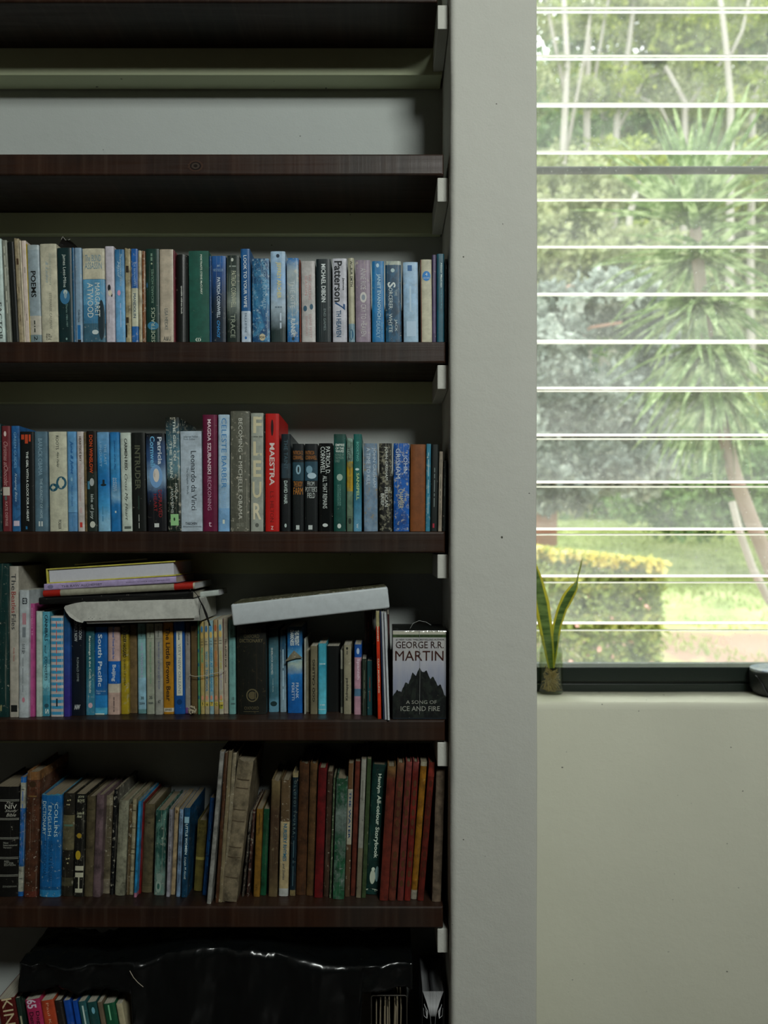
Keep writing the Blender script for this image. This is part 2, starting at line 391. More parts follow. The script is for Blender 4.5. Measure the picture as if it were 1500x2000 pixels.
for i in range(-1, 15):
    zb = 1.264+i*PITCH; zt = 1.2527+(i+1)*PITCH
    if pane is None:
        d = Vector((0, .727-.773, zt-zb)); L = d.length; u = d/L; nn = Vector((0, u.z, -u.y))*.003
        b = MB(); P0 = Vector((0, .773, zb)); X0, X1 = .378, 1.897
        c = Vector((1.13, .75, zb)); e = u*.0055
        q = [P0+e+nn, P0+e-nn, P0+u*L-e-nn, P0+u*L-e+nn]
        b.add([(X0-1.13, p.y-.75, p.z-zb) for p in q]+[(X1-1.13, p.y-.75, p.z-zb) for p in q], [(0, 3, 7, 4), (1, 5, 6, 2)])
        pane = b.build('glass_pane', M_GL, win, loc=(0, 0, zb-SILL)); cur = pane
        ed = []
        for (s0, s1) in ((0, .0062), (L-.0055, L)):
            b = MB(); q = [P0+u*s0+nn, P0+u*s0-nn, P0+u*s1-nn, P0+u*s1+nn]
            b.add([(X0-1.13, p.y-.75, p.z-zb) for p in q]+[(X1-1.13, p.y-.75, p.z-zb) for p in q], [(0, 3, 7, 4), (0, 4, 5, 1) if s0 == 0 else (3, 2, 6, 7)])
            ed.append(b.build('edge_glint', M_GE, pane))
    else:
        cur = pane.copy(); COL.objects.link(cur); cur.parent = win; cur.location = (0, 0, zb-SILL)
        for q in ed: z = q.copy(); COL.objects.link(z); z.parent = cur
    for sx in (.3775, 1.8975):
        pass

# ================================================================== shelves
SH = [(2.594, -.006, .104, 'topmost dark plank shelf cut off by the frame', .150), (2.2598, .0, .1165, 'empty dark stained plank shelf with a round knot in its edge', .198),
      (1.893, .0, .1205, 'dark plank shelf under the highest row of books', .198), (1.522, .0, .1195, 'reddish brown plank shelf under the row with the red MAESTRA spine', .198),
      (1.154, .0, .1195, 'dark plank shelf under the books with white boxes lying on top', .198), (.789, .0, .1155, 'near black plank shelf under the row of worn old books', .198),
      (.422, .0, .1155, 'lowest dark plank shelf under the leaning books', .198)]
for k, (zt, y0, xr, lab, dep) in enumerate(SH):
    r = tag(empty('wall_shelf', (-.5, y0, zt-.042)), lab, 'shelf', 'dark plank shelves in the alcove')
    b = MB(); bm = bmesh.new(); bmesh.ops.create_cube(bm, size=1)
    W = xr+1.11
    for v in bm.verts: v.co = Vector((v.co.x*W+(xr-1.11)/2+.5, v.co.y*dep+dep/2, v.co.z*.042+.021))
    es = [e for e in bm.edges if all(v.co.y < .001 for v in e.verts)]
    bmesh.ops.bevel(bm, geom=es, offset=.004, segments=3, affect='EDGES', profile=.5)
    for v in bm.verts: pass
    bm.verts.index_update(); b.add([v.co[:] for v in bm.verts], [[v.index for v in f.verts] for f in bm.faces]); bm.free()
    o = b.build('board', M_WOOD, r); o.location = (0, 0, 0)
    if k == 1:
        kx, kz = (382-750)/1000+.5, .021
        M_KN = m_flat('knot_wood', (.012, .008, .007), .3)
        for q, (rr, mt) in enumerate(((.013, m_flat('knot_ring', (.05, .024, .014), .35)), (.0095, M_KN), (.007, m_flat('knot_core', (.045, .03, .02), .4)), (.0035, M_KN))):
            b = MB(); b.add([(kx+rr*1.15*math.cos(2*math.pi*i/24)*(1+.1*math.sin(3*i)), -.0003-.0002*q, kz-.003+rr*.85*math.sin(2*math.pi*i/24)) for i in range(24)], [tuple(range(24))]); b.build('knot', mt, r)
    if zt < .5: continue
    b = MB(); b.box(-1.10+.5, PX0-.004+.5, (.178 if k else .143)-y0, .1985-y0, -.047 if k else -.057, -.001 if k else .041, 0, .0015); b.build('rear_batten', M_BAT, r)
    b = MB(); b.box(.1045+.5, PX0-.001+.5, .004, .177, -.050, -.003, 0, .002); b.build('side_batten', M_PIL, r)

# ================================================================== the books
ZS = {'A': 1.893, 'B': 1.522, 'C': 1.154, 'D': .789, 'F': .422}
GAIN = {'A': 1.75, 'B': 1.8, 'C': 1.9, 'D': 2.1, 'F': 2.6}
ROW = {'A': 'on the highest row', 'B': 'on the second row', 'C': 'on the third row', 'D': 'on the fourth row', 'F': 'on the lowest row'}
GRP = {'A': 'books on the highest filled shelf', 'B': 'books on the second filled shelf', 'C': 'books on the third filled shelf', 'D': 'old books on the fourth filled shelf', 'F': 'books leaning on the lowest shelf'}
DEFY = {'A': .006, 'B': .006, 'C': 1397, 'D': 1754, 'F': .02}
cnt = [0]
def book(row, x0, x1, yt, dx, cov, desc, prints=(), base=None, D=.13, g=None, cat='book', name='book', yaw=0, loc_words=None, pm=None, **kw):
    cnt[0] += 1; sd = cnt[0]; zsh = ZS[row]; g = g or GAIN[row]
    base = DEFY[row] if base is None else base
    s = base if base < 1 else 1.6*((1.5-zsh)*1000/(base-1060)-1)
    k = 1+s/1.6; w = (x1-x0)/1000*k-.0007; H = 1.5+(1060-yt)/1000*k-zsh
    vis = 1.0
    ang = math.atan(-dx/1000*k/H); h = (H-abs(w*math.sin(ang)))/math.cos(ang)
    D = min(D, .193-s)
    ck = {a: kw.pop(a) for a in ('wear', 'rough', 'wc', 'mott', 'art', 'ext', 'streak') if a in kw}
    if row == 'D' and ck.get('wear', .25) < .3: ck['wear'] = ck.get('wear', .25)*1.5+.05; ck['mott'] = max(.6, ck.get('mott', 0))
    if row == 'D' and pm is None: pm = M_PAGEO
    mat = m_cover(cov, g, seed=sd, **ck)
    o = make_book(w, h, D, mat, pm, seed=sd, name=name, prints=prints, g=g, **kw)
    xb = ((x0+x1)/2+dx-750)/1000*k
    o.location = (xb, s, zsh+.0003+abs(w/2*math.sin(ang))); o.rotation_euler = (0, ang, R(yaw))
    tag(o, desc+' '+(loc_words or ROW[row]), cat, GRP[row])
    return o
W_, K_, = 'd8dcd8', '101312'
exec_rows = True
# ---- highest row
book('A', -14, 2, 466, 8, 'a9bab5', 'pale green hardback cut by the left edge, lettered FACTOR', [('FACTOR', K_, .3, .75, .62, .98)])
book('A', 3, 12.5, 469, 10, '74776c', 'thin grey paperback, second from the left', [('THE GREY VESTMENT', 'a5a698', .25, .7, .06, .45), ('MATT MAVIS', 'a5a698', .25, .7, .5, .72)])
book('A', 13.5, 25.5, 472, 11, '0b0f0d', 'black unlettered book beside a stained stapled booklet', wear=.05)
book('A', 26.5, 36, 464, 10.5, '8f8368', 'stained beige stapled booklet left of the other booklets', [('#', '3a2b1c', .35, .8, .2, .26), ('#', '3a2b1c', .5, .62, .47, .53), ('#', '3a2b1c', .5, .62, .74, .8)], wear=.1, mott=.6, rag=.003, cat='booklet', name='booklet', pm=None)
book('A', 36.8, 40.5, 470, 10, 'a79f8a', 'very thin cream booklet between two stapled ones', cat='booklet', name='booklet')
book('A', 41, 50, 470, 8.5, 'b3a69c', 'pinkish white stapled booklet beside the POEMS spine', [('#', '2a2622', .5, .6, .26, .32), ('#', '2a2622', .5, .6, .72, .79)], cat='booklet', name='booklet', mott=.25)
book('A', 50.1, 51.6, 476, 8, 'a08a1c', 'wafer thin yellow booklet touching the POEMS spine', cat='booklet', name='booklet')
book('A', 52, 75, 478, 6, [(0, '8a9698'), (.05, '7d8b91'), (.73, 'a09c90'), (.925, '66777a')], 'grey blue hardback lettered POEMS in black', [('POEMS', K_, .25, .7, .27, .54, 'bd'), ('ink & pen', '33372f', .35, .6, .78, .9), ('2', K_, .4, .7, .94, .985)], rnd=.1, rough=.3, wear=.05)
book('A', 77, 109.5, 476, 5, 'a9a692', 'thick cream paperback in glossy film beside the POEMS book', [('Gentlemen', '8a9184', .55, .72, .1, .42, 'di'), ('& Ladies', '7f8f93', .33, .5, .18, .4, 'di'), ('STEPHANIE CALMAN', '77776a', .5, .66, .5, .86), ('306\n8743\nCAL', '26282a', .25, .6, .915, .98, 'h')], rough=.12, wear=.05)
book('A', 110.5, 139, 484, 4, '0a2426', 'dark green hardback with a torn jacket flap on top', [('James Lees-Milne', 'a9b3ac', .35, .62, .07, .42), ('@', '2f5f7e', .15, .85, .44, .6), ('@', '9aa59f', .4, .68, .445, .5), ('@', '6f8791', .44, .64, .47, .54), ('Diaries 1984-1997', '6b8580', .55, .68, .6, .84), ('@', '6b8580', .5, .62, .955, .98)], wear=.05)
book('A', 139.4, 144.3, 484, 4, '1d4a68', 'thin dark blue book squeezed beside the jacket flap hardback')
book('A', 144.8, 158.5, 484, 3, '71899c', 'slim grey blue book with a small blue label near its foot', [('Colin Dyne', '1b2a33', .3, .7, .66, .79), ('#', '1f5a8a', .3, .75, .82, .97), ('#', '15181a', .3, .8, .975, 1)])
book('A', 160.5, 203.5, 485, 2.5, [(0, 'aaa691'), (.325, '2f4c5e'), (.33, '4f86a6'), (.6, '3a6f90'), (.8, '35596a')], 'wide paperback with cream top and blue foot, lettered ASSASSIN', [('The BLIND', '5b7886', .12, .85, .07, .14, 'h'), ('ASSASSIN', '5b7886', .1, .88, .15, .22, 'h'), ('MARGARET', 'b5bdb8', .55, .78, .37, .73), ('ATWOOD', 'c5cbc4', .2, .47, .37, .74), ('@', 'a6b1b0', .4, .7, .87, .92), ('@', '16262d', .68, .99, .55, .98)], g=1.7)
book('A', 204.5, 222, 481, 3, 'a7a3ab', 'white and lilac paperback with a small black cartoon mark', [('@', '1c2026', .25, .6, .4, .47), ('@', 'b5afa0', .3, .75, .455, .52), ('@', '23262b', .62, .8, .49, .53), ('small lettering', '77767c', .3, .42, .6, .8)], wear=.12)
book('A', 223, 242, 487, 3, [(0, '20587f'), (.55, '5b8fb4')], 'blue paperback, darker top, with a small pink printed mark', [('The importance of being', 'a5bfcc', .5, .78, .05, .4, 'di'), ('Maud', 'b5cad2', .3, .5, .13, .3, 'di'), ('@', 'b3849a', .25, .6, .44, .5), ('TOM STEPHENSON', '8a9db8', .45, .68, .58, .84)], ext='soft')
book('A', 243, 254, 482, 2.5, '9a9070', 'torn spineless beige paperback left of the MANDOLIN book', [('#', '2a2118', .2, .7, .2, .27), ('#', '33291d', .1, .6, .74, .8), ('#', '15130f', 0, .3, .82, .95)], wear=.3, rag=.006, mott=.7, name='book')
book('A', 255, 268.5, 486, 2, [(0, '1a4f8c'), (.42, 'a7a893'), (.83, '1d5794')], 'blue and cream banded paperback lettered MANDOLIN', [('DE BERNIERES', '7f9cbd', .4, .7, .15, .4), ('MANDOLIN', '23425e', .3, .7, .48, .74)], wear=.4)
book('A', 269.5, 276, 487, 2, 'a39a80', 'torn cream paperback beside the MANDOLIN book', wear=.3, rag=.005, mott=.6)
book('A', 276.5, 283, 488, 2, '6b4326', 'brown torn paperback left of the green SIDETRACKS spine', wear=.5, rag=.005)
book('A', 284, 310, 486, 1.5, '0b2b24', 'dark green paperback with gold letters SIDETRACKS', [('SIDETRACKS', '96a08c', .4, .68, .63, 1, 'u'), ('RICHARD HOLMES', '66806f', .42, .6, .22, .58, 'u'), ('@', '8a937a', .4, .52, .15, .17), ('THE BOOK', '5c7363', .3, .6, .05, .13, 'u'), ('@', '2b617c', .1, .95, .78, .87), ('@', '2b5370', .02, .15, .36, .42)], wear=.06)
book('A', 311, 338, 487, 1.5, '9b9180', 'cream paperback with LISA HEIDKE lettered near its foot'.replace('LISA HEIDKE', 'a thin dark name'), [('LISA HEIDKE', '4d5857', .35, .6, .64, .87), ('A&U', '2e3533', .25, .8, .94, .985, 'h')], wear=.06)
book('A', 338.3, 341, 489, 1, '5d1a25', 'thin maroon book between the cream and the black one')
book('A', 342, 366.5, 497, .5, '131615', 'black round spined address book with tiny white letters', [('quotable address book', 'a9aca5', .42, .58, .36, .68, 'bd')], rnd=.28, wear=.02, rough=.35)
book('A', 368, 407.5, 490, 2, '10463a', 'wide bright green hardback with small white letters PORTRAITS', [('PORTRAITS STEVE McCURRY', 'b9c2b5', .58, .67, .04, .48, 'bd'), ('(|)', 'b9c2b5', .3, .58, .955, .995, 'bh')], hard=True, wear=.02, rough=.6, rnd=.03)
book('A', 408.3, 412.5, 500, 1, '123a61', 'thin blue book to the right of the green PORTRAITS')
book('A', 413, 440.5, 500, .5, [(0, '1d4f86'), (.2, '123b6e'), (.45, '0c2745'), (.6, '0a1c2b')], 'dark blue paperback lettered CHAOS at its foot', [('PATRICIA CORNWELL', 'b7c3cc', .38, .62, .25, .72, 'bd'), ('CHAOS', '2c72a8', .38, .6, .75, .95, 'bdi'), ('#1', '8ea3b5', .4, .6, .1, .13, 'h'), ('BESTSELLER', '6d88a2', .15, .85, .15, .18, 'h')], ext='soft', wear=.15)
book('A', 442, 467.5, 499, 1, [(0, '12201c'), (.38, '3a4843'), (.55, '66706a'), (.68, '2c3733'), (.8, '101c19')], 'black paperback lettered TRACE with a pale misty middle', [('PATRICIA CORNWELL', 'a4a892', .35, .72, .18, .6), ('TRACE', '7f8778', .3, .65, .68, .95), ('@', '9ea39a', .35, .55, .03, .07), ('#1 BEST', '76807a', .2, .75, .1, .15, 'h')], ext='soft')
book('A', 469.5, 488, 486, 2, [(0, '174a78'), (.665, '9dabb8')], 'slim paperback, blue above pale grey, lettered LOOK TO YOUR WIFE', [('LOOK TO YOUR WIFE', 'c3cdd4', .3, .65, .07, .63, 'bd'), ('PAULA BYRNE', '3f5365', .35, .6, .69, .9), ('@', '2f5f95', .35, .6, .94, .97)], wear=.03)
book('A', 491.5, 525.5, 505, 1.5, [(0, '124063'), (.3, '1b5a80'), (.6, '1b4f78'), (.75, '0f3d63')], 'creased deep blue paperback with a round cream badge at its foot', [('CHRISTOPHER FOWLER', '7fa0b2', .62, .8, .04, .6), ('DARKEST DAY', '2a5c80', .25, .5, .06, .5), ('@', 'a39a80', .4, .75, .9, .985), ('POW', K_, .42, .72, .93, .96, 'bh')], wear=.5, art='3a7a9c', wc='9fb3bd')
book('A', 528, 557, 491, 1, [(0, '8fa9bc'), (.3, '6f92b5'), (.6, '8fa0ac'), (.87, '1a2a2a')], 'light blue paperback with yellow lettering and a dark foot', [('JEFFREY ARCHER', 'b3ab7c', .35, .72, .12, .52, 'bd'), ('BEST NOVEL\nYET', '4a5a66', .3, .75, .57, .66, 'h'), ('@', '1e2b38', .38, .62, .03, .07), ('BOOK ONE', 'a5b3bf', .55, .8, .68, .85)], ext='soft', wear=.08)
book('A', 559.5, 583, 504, 1.5, [(0, '1d6198'), (.16, '8d9ba0'), (.55, '74868f'), (.78, '3d77a0'), (.9, '1a5585')], 'faded grey and blue paperback with a rubbed white title', [('THE KITE', 'a5aeb0', .3, .65, .27, .6), ('RUNNER', 'c0c8c8', .3, .7, .72, .92, 'bd'), ('@', '1c2c33', .38, .62, .94, .98)], ext='soft', wear=.5)
book('A', 583.8, 587, 508, 1.5, '5a2415', 'thin rust red book edge left of the GRILLING SEASON')
book('A', 588, 615, 510, 1.5, '9f9d9b', 'white paperback with pink letters GRILLING SEASON', [('THE GRILLING', 'a07e7e', .52, .72, .16, .48), ('SEASON', 'a07e7e', .25, .45, .18, .42), ('@', '2c4a5c', .12, .4, .55, .62), ('@', '2c4a5c', .6, .85, .53, .6), ('DIANE MOTT', 'a08484', .55, .75, .66, .95), ('DAVIDSON', 'a08484', .28, .45, .68, .92)], wear=.05)
book('A', 617, 646, 506, 1, '08191c', 'dark navy paperback with white letters END GAMES', [('MICHAEL DIBDIN', 'b9c0bf', .35, .65, .06, .52, 'bd'), ('END GAMES', '6e7b7b', .5, .65, .6, .86)], wear=.02)
book('A', 649, 677, 505, 1, '9fa0a8', 'white paperback with big black letters and 7TH HEAVEN', [('Patterson', '15181b', .12, .68, .03, .52, 'bd'), ('James', '15181b', .68, .85, .23, .38, 'bd'), ('7', '1c3f66', .15, .88, .52, .62, 'bdi'), ('TH HEAVEN', '25455f', .25, .6, .62, .94, 'bd')], wear=.08)
book('A', 679, 691.5, 504, 2, [(0, '97957f'), (.78, '6b8591')], 'slim cream paperback with a small black name on top', [('WILBUR SMITH', '22261f', .35, .75, .03, .34, 'bd'), ('@', '26516a', .1, .8, .85, .97)], rnd=.25, wear=.08)
book('A', 693.5, 723, 508, 1.5, '756976', 'mauve creased paperback lettered CRY TO HEAVEN', [('ANNE RICE', 'a09ea0', .35, .7, .1, .36), ('@', 'a5a39f', .3, .75, .39, .52), ('@', '6f7780', .4, .65, .42, .49), ('CRY TO HEAVEN', 'a5a3a3', .35, .7, .54, .93)], wear=.3)
book('A', 726, 750, 510, 1, '17618f', 'bright blue paperback lettered DEADLY in white', [('JANET EVANOVICH', '9dbccc', .35, .72, .16, .72, 'b'), ('DEADLY', '8fb5c9', .35, .65, .74, .95), ('DARE TO GET', '5d97b8', .74, .88, .76, .96), ('@', 'a9c6d4', .35, .6, .03, .08)], wear=.12)
book('A', 752, 783, 510, 1.5, [(0, '8b9388'), (.045, '11344a')], 'dark blue paperback lettered SORCERER', [('S', 'b9c2c0', .15, .65, .26, .33, 'bd'), ('ORCERER:', 'a5b0b0', .2, .45, .33, .6), ('THE', '8b9a9e', .6, .75, .35, .43), ('WHYTE', 'a5b0b0', .2, .42, .65, .88), ('JACK', 'a5b0b0', .55, .75, .72, .87), ('@', '8fa3a5', .35, .6, .09, .14)], art='1c4f6d', wear=.2)
book('A', 787, 816, 512, 1.5, [(0, '8aa5bb'), (.4, '84a5c0'), (.7, '7f9aad')], 'pale blue paperback with a little dark blue rectangle on top', [('#', '24507c', .3, .6, .04, .11), ('RUNNING', 'a0b8c8', .35, .6, .3, .62), ('#', '9fb6c8', .2, .85, .74, .93)], ext='soft', wear=.2)
book('A', 821, 843, 507, 1.5, [(0, '9d9a85')], 'cream paperback with a round blue sticker near the top', [('@', '1f66a0', .15, .9, .14, .26), ('4', 'c5cfc9', .42, .62, .16, .2, 'h'), ('BOOKS', 'aebfc9', .25, .8, .215, .235, 'h'), ('#', '6b2b22', 0, .05, 0, 1)], wear=.08)
book('A', 844.2, 852, 498, 0, '3c3150', 'thin purple book near the pillar', [('#', '6b6378', .4, .5, .05, .9)])
book('A', 853, 868, 496, 0, '114655', 'teal book near the pillar with small pale lettering', [('Alistair MacLean', 'a5b3af', .5, .7, .1, .38, 'b'), ('The Satan Bug', '4f8690', .5, .68, .4, .62)], wear=.1)
book('A', 869, 874, 506, 0, '0d1211', 'thin black book touching the pillar', [('#', '8a8f8b', .4, .6, .07, .12)])
# ---- second row
book('B', -10, 1.2, 828, 2, '0a2a2c', 'dark teal book cut by the left picture edge')
book('B', 2, 19, 832, 3, '5e2328', 'dusty red paperback with curly lettering and a small portrait', [('Christmas at', 'a07c7a', .25, .75, .15, .38, 'di'), ('Chocolat', 'a07c7a', .25, .75, .38, .57, 'di'), ('KATE DEFRISE', 'a58480', .35, .65, .72, .95), ('#', 'a39c90', .1, .9, .58, .66), ('@', '47524f', .3, .6, .66, .71), ('@', 'b5a59f', .3, .6, .05, .1)], wear=.05)
book('B', 21, 37.5, 832, 2.5, [(0, '1b4f80'), (.12, '23557f')], 'blue patterned paperback lettered GREEN GUIDES', [('GREEN GUIDES', '6f9abb', .35, .65, .06, .4), ('Keeping Bees', 'a5b9c4', .35, .68, .45, .72, 'di'), ('#', 'a59aa5', .2, .9, .9, .95)], art='12365c', wear=.1)
book('B', 38, 65.5, 843, 2, '0b0f0f', 'black paperback lettered THE GIRL WITH A CLOCK', [('THE GIRL WITH A CLOCK FOR A HEART', 'b5bbb5', .45, .62, .2, .9, 'bd'), ('#', '9c3a20', .1, .32, .03, .08), ('#', '9c3a20', .38, .6, .03, .12), ('#', '9c3a20', .66, .8, .03, .1), ('#', '1f5a80', .38, .5, .95, .98)], wear=.02)
book('B', 66.5, 92, 843, 1.5, '48616e', 'blue grey paperback lettered THE AUDACITY OF HOPE', [('BARACK OBAMA', '77909c', .3, .62, .07, .44), ('THE AUDACITY OF HOPE', '8fa3aa', .42, .62, .47, .87), ('#', 'a5aca8', .3, .42, .9, .95), ('#', 'a5aca8', .5, .62, .9, .95)], wear=.1)
book('B', 94, 129, 843, 3, 'a6a692', 'wide cream paperback with a blue broken chain drawing', [('ROOTS', '2a2f2c', .42, .58, .04, .18), ('Alex Haley', '3a3f3a', .42, .6, .2, .36, 'di'), ('@', '1d4858', .4, .98, .45, .58), ('@', 'a6a692', .52, .86, .475, .555), ('@', '1d4858', 0, .5, .52, .6), ('@', 'a6a692', .1, .36, .545, .575), ('PICADOR', '22282a', .5, .66, .885, .98)], wear=.3, rnd=.08)
book('B', 130, 148, 843, 3, [(0, '4f7fa5'), (.6, '5b89aa'), (.81, '4a7498')], 'light blue paperback with handwritten style blue letters', [('June & Juliet', '174d80', .3, .7, .09, .43, 'bdi'), ('Alison Smyth', '245a8c', .35, .62, .53, .75, 'di'), ('#', '1d4a70', 0, 1, .81, .814), ('@', '6d93a8', .35, .6, .46, .5), ('extra', '3a6a92', .4, .6, .84, .95, 'di')], wear=.05)
book('B', 149.3, 162.5, 843, 3, 'a6a09c', 'slim white paperback lettered HEARTSIDE BAY', [('HEARTSIDE BAY', '4a3a35', .35, .7, .05, .3, 'bd'), ('Never a Perfect Moment', '9a7a78', .35, .62, .33, .7), ('@', 'a08a88', .3, .7, .76, .82), ('#', 'a0302a', .3, .7, .91, .96)], wear=.03)
book('B', 163, 167.3, 842, 3, '6b5a3a', 'frayed spineless booklet pressed against the ISLE OF JOY book', rag=.004, mott=.7)
book('B', 168, 187.5, 842, 2.5, [(0, '15100d'), (.4, '1b2420'), (.58, '1b2420')], 'black paperback with orange letters above white isle of joy', [('DON WINSLOW', 'a5401c', .3, .65, .04, .42, 'bd'), ('isle of joy', '8a938f', .3, .7, .63, .88, 'bd'), ('@', '8e9392', .3, .75, .47, .55), ('@', 'a3a69a', .28, .82, .9, .965), ('#', '3a6a80', .05, .3, .5, .58)], wear=.12)
book('B', 188.5, 212, 844, 3.5, [(0, '5f8db0'), (.3, '2a76a8'), (.5, '115a92'), (.75, '3a86b4'), (.9, '6f9cb5')], 'blue paperback with a small dark junk boat on the sea', [('THE LAST', '7f9fb5', .6, .8, .12, .33), ('LINGUIST', '7a9cb3', .2, .4, .1, .35), ('@', '13232b', .25, .75, .52, .545), ('#', '13232b', .42, .6, .48, .53), ('author name', '3a6f90', .3, .5, .75, .9)], ext='soft', wear=.02)
book('B', 213.5, 232, 844, 3.5, [(0, '1a6299'), (.3, '3a80ad'), (.5, '1d6da0'), (.65, '6c93aa'), (.75, '1a6196')], 'bright blue paperback right of the one with a junk boat', [('Servants of the Map', '0f3f70', .4, .65, .08, .38, 'di'), ('ANDREA\nBARRETT', 'a5bccb', .25, .7, .46, .6), ('#', 'c0cac0', .45, .6, .795, .815)], ext='soft', wear=.05)
book('B', 234, 254.5, 845, 4, 'a0aaa0', 'pale green white paperback lettered Cross My Heart', [('CARMEN REID', '2c302c', .4, .68, .06, .38, 'b'), ('Cross My Heart', '2f3531', .3, .65, .42, .89, 'di'), ('#', '4a524c', .25, .9, .95, .975)], wear=.05)
book('B', 255.5, 282.5, 845, 3, '0e1210', 'black paperback lettered INTRUDER in dark bronze', [('INTRUDER', '45483a', .25, .65, .13, .58, 'bd'), ('novel', '1f3029', .4, .6, .64, .78), ('PETER NAME', 'a0a59e', .45, .55, .83, .97)], wear=.02)
book('B', 284, 321, 846, 5, [(0, '0a0e12'), (.28, '2c4a72'), (.45, '6f8aa0'), (.6, '1d2f4c'), (.72, '0b0c10')], 'black paperback with a glowing blue doorway, lettered DEPRAVED HEART', [('Patricia', 'a5adb3', .62, .85, .04, .32, 'bd'), ('Cornwell', '5d96b8', .22, .48, .03, .34, 'bd'), ('@', 'b5aea5', .35, .68, .36, .5), ('@', '5f83a8', .15, .85, .32, .56), ('@', 'b5aea5', .35, .65, .38, .46), ('DEPRAVED', '7a2024', .6, .78, .58, .86), ('HEART', '7a2024', .35, .52, .62, .8), ('#', 'a5a9a5', .35, .6, .92, .96)], ext='soft', wear=.1)
book('B', 322.5, 349, 815, 6, [(0, '121813'), (.3, '3d6270'), (.45, '4f6f78'), (.56, '18261f'), (.75, '0f1a15')], 'tall scuffed dark paperback lettered THE GIRL ON THE TRAIN', [('THE GIRL ON', 'a5ada8', .55, .75, .03, .38, 'bd'), ('THE TRAIN', 'a0aaa5', .25, .45, .22, .53, 'bd'), ('PAULA', 'a5ada8', .6, .76, .58, .72), ('HAWKINS', 'a5ada8', .28, .45, .63, .84), ('#', '7aa572', .2, .8, .85, .95), ('@', '20301f', .42, .55, .88, .91)], ext='soft', wear=.5, D=.15)
book('B', 351.5, 393, 842, 2.5, '93a0a9', 'wide white art book lettered The Graphic Work', [('Leonardo da Vinci', '22292e', .5, .75, .2, .79), ('The Graphic Work', '4a555c', .25, .38, .36, .63), ('Johannes Nathan\nFrank Zollner', '4f5a60', .15, .85, .045, .09, 'h'), ('TASCHEN', '22292e', .2, .75, .91, .935, 'bh'), ('Bibliotheca Universalis', '3a444a', .08, .95, .945, .96, 'h')], wear=.02, hard=True, rnd=.04)
book('B', 395, 423.5, 810, 1, '55122f', 'maroon hardback with white bold letters beside the white art book', [('MAGDA SZUBANSKI', 'b5a5aa', .35, .6, .04, .51, 'bd'), ('RECKONING', 'a07f8e', .35, .6, .53, .82), ('t', 'b59fa8', .4, .62, .92, .96, 'h')], hard=True, wear=.04)
book('B', 426, 448, 810, 0, [(0, '8fa5b3'), (.6, '86a5bd'), (.8, '6f9abf')], 'pale blue paperback with large blue capitals', [('CELESTE BARBER', '2f6a9c', .3, .75, .03, .63), ('CHALLENGE', '7fa5c4', .3, .72, .66, .85), ('#', 'b5bfb5', .4, .6, .9, .935)], wear=.03)
book('B', 450, 487.5, 803, 0, '4c4d43', 'wide grey hardback lettered BECOMING', [('BECOMING', 'a5a69c', .42, .62, .06, .34), ('-', 'a5a69c', .48, .54, .37, .4, 'bd'), ('MICHELLE OBAMA', 'a5a69c', .42, .62, .42, .9), ('VIKING PRESS', '77786c', .3, .7, .93, .96, 'h')], wear=.35, hard=True, rnd=.06, D=.15)
book('B', 489.5, 514.5, 807, 0, '858a80', 'grey paperback with huge cream letters FLEUR', [('F', 'a8a285', .2, .88, .03, .17, 'bh'), ('L', 'a8a285', .2, .88, .24, .36, 'bh'), ('E', 'a8a285', .2, .85, .4, .54, 'bh'), ('U', 'a8a285', .15, .85, .58, .72, 'bh'), ('R', 'b5af95', .2, .85, .76, .9, 'bh'), ('a small note', '5c6058', .05, .95, .17, .23, 'h'), ('@', '4c504a', .35, .65, .93, .965)], wear=.03, D=.15)
book('B', 515, 517.8, 810, 0, '0e1110', 'very thin black book left of the red one')
book('B', 518.2, 545, 808, 0, '97130f', 'bright red paperback lettered MAESTRA in white', [('MAESTRA', 'c5b5b0', .3, .68, .25, .61, 'bd'), ('L.S. HILTON', '5a100e', .35, .62, .66, .92), ('Z', 'c5b5b0', .4, .6, .955, .985, 'bh'), ('@', '200807', .4, .6, .05, .19)], wear=.0, D=.155, mott=.15)
book('B', 549, 567.5, 848, 0, [(0, '101b20'), (.3, '23323a'), (.45, '0c1113')], 'dark slim paperback to the right of the red MAESTRA', [('DAVID HAIR', '93a09c', .3, .68, .48, .72, 'b'), ('THE TAINT', '3a4f58', .3, .7, .06, .36), ('@', '93a09c', .35, .6, .92, .96)], D=.155, wear=.02)
book('B', 571, 593.5, 867, 0, [(0, '0a1012'), (.21, '1c3843'), (.42, '090f10')], 'black paperback lettered THE BODY FARM in orange', [('PATRICIA D.\nCORNWELL', '8d5a26', .05, .95, .08, .18, 'h'), ('@', '6f8c98', .3, .75, .24, .35), ('@', '0f1a1e', .45, .6, .26, .33), ('THE BODY', '9a6222', .1, .9, .43, .49, 'h'), ('FARM', '9a6222', .08, .92, .5, .58, 'h'), ('#', '9ca3a0', .32, .62, .93, .98)], wear=.02)
book('B', 595, 620.5, 867, 0, [(0, '0a1012'), (.2, '1f3b48'), (.42, '090f10')], 'black paperback lettered FROM POTTERS FIELD in white', [('PATRICIA\nCORNWELL', '8d5a26', .05, .95, .08, .18, 'h'), ('@', '8ea3ad', .2, .9, .33, .4), ('@', '5f7f8e', .1, .6, .25, .34), ('FROM', 'a0a8a5', .2, .75, .43, .48, 'h'), ("POTTER'S", 'a0a8a5', .05, .95, .49, .55, 'h'), ('FIELD', 'a0a8a5', .2, .8, .56, .62, 'h'), ('#', '9ca3a0', .28, .6, .93, .98)], wear=.02)
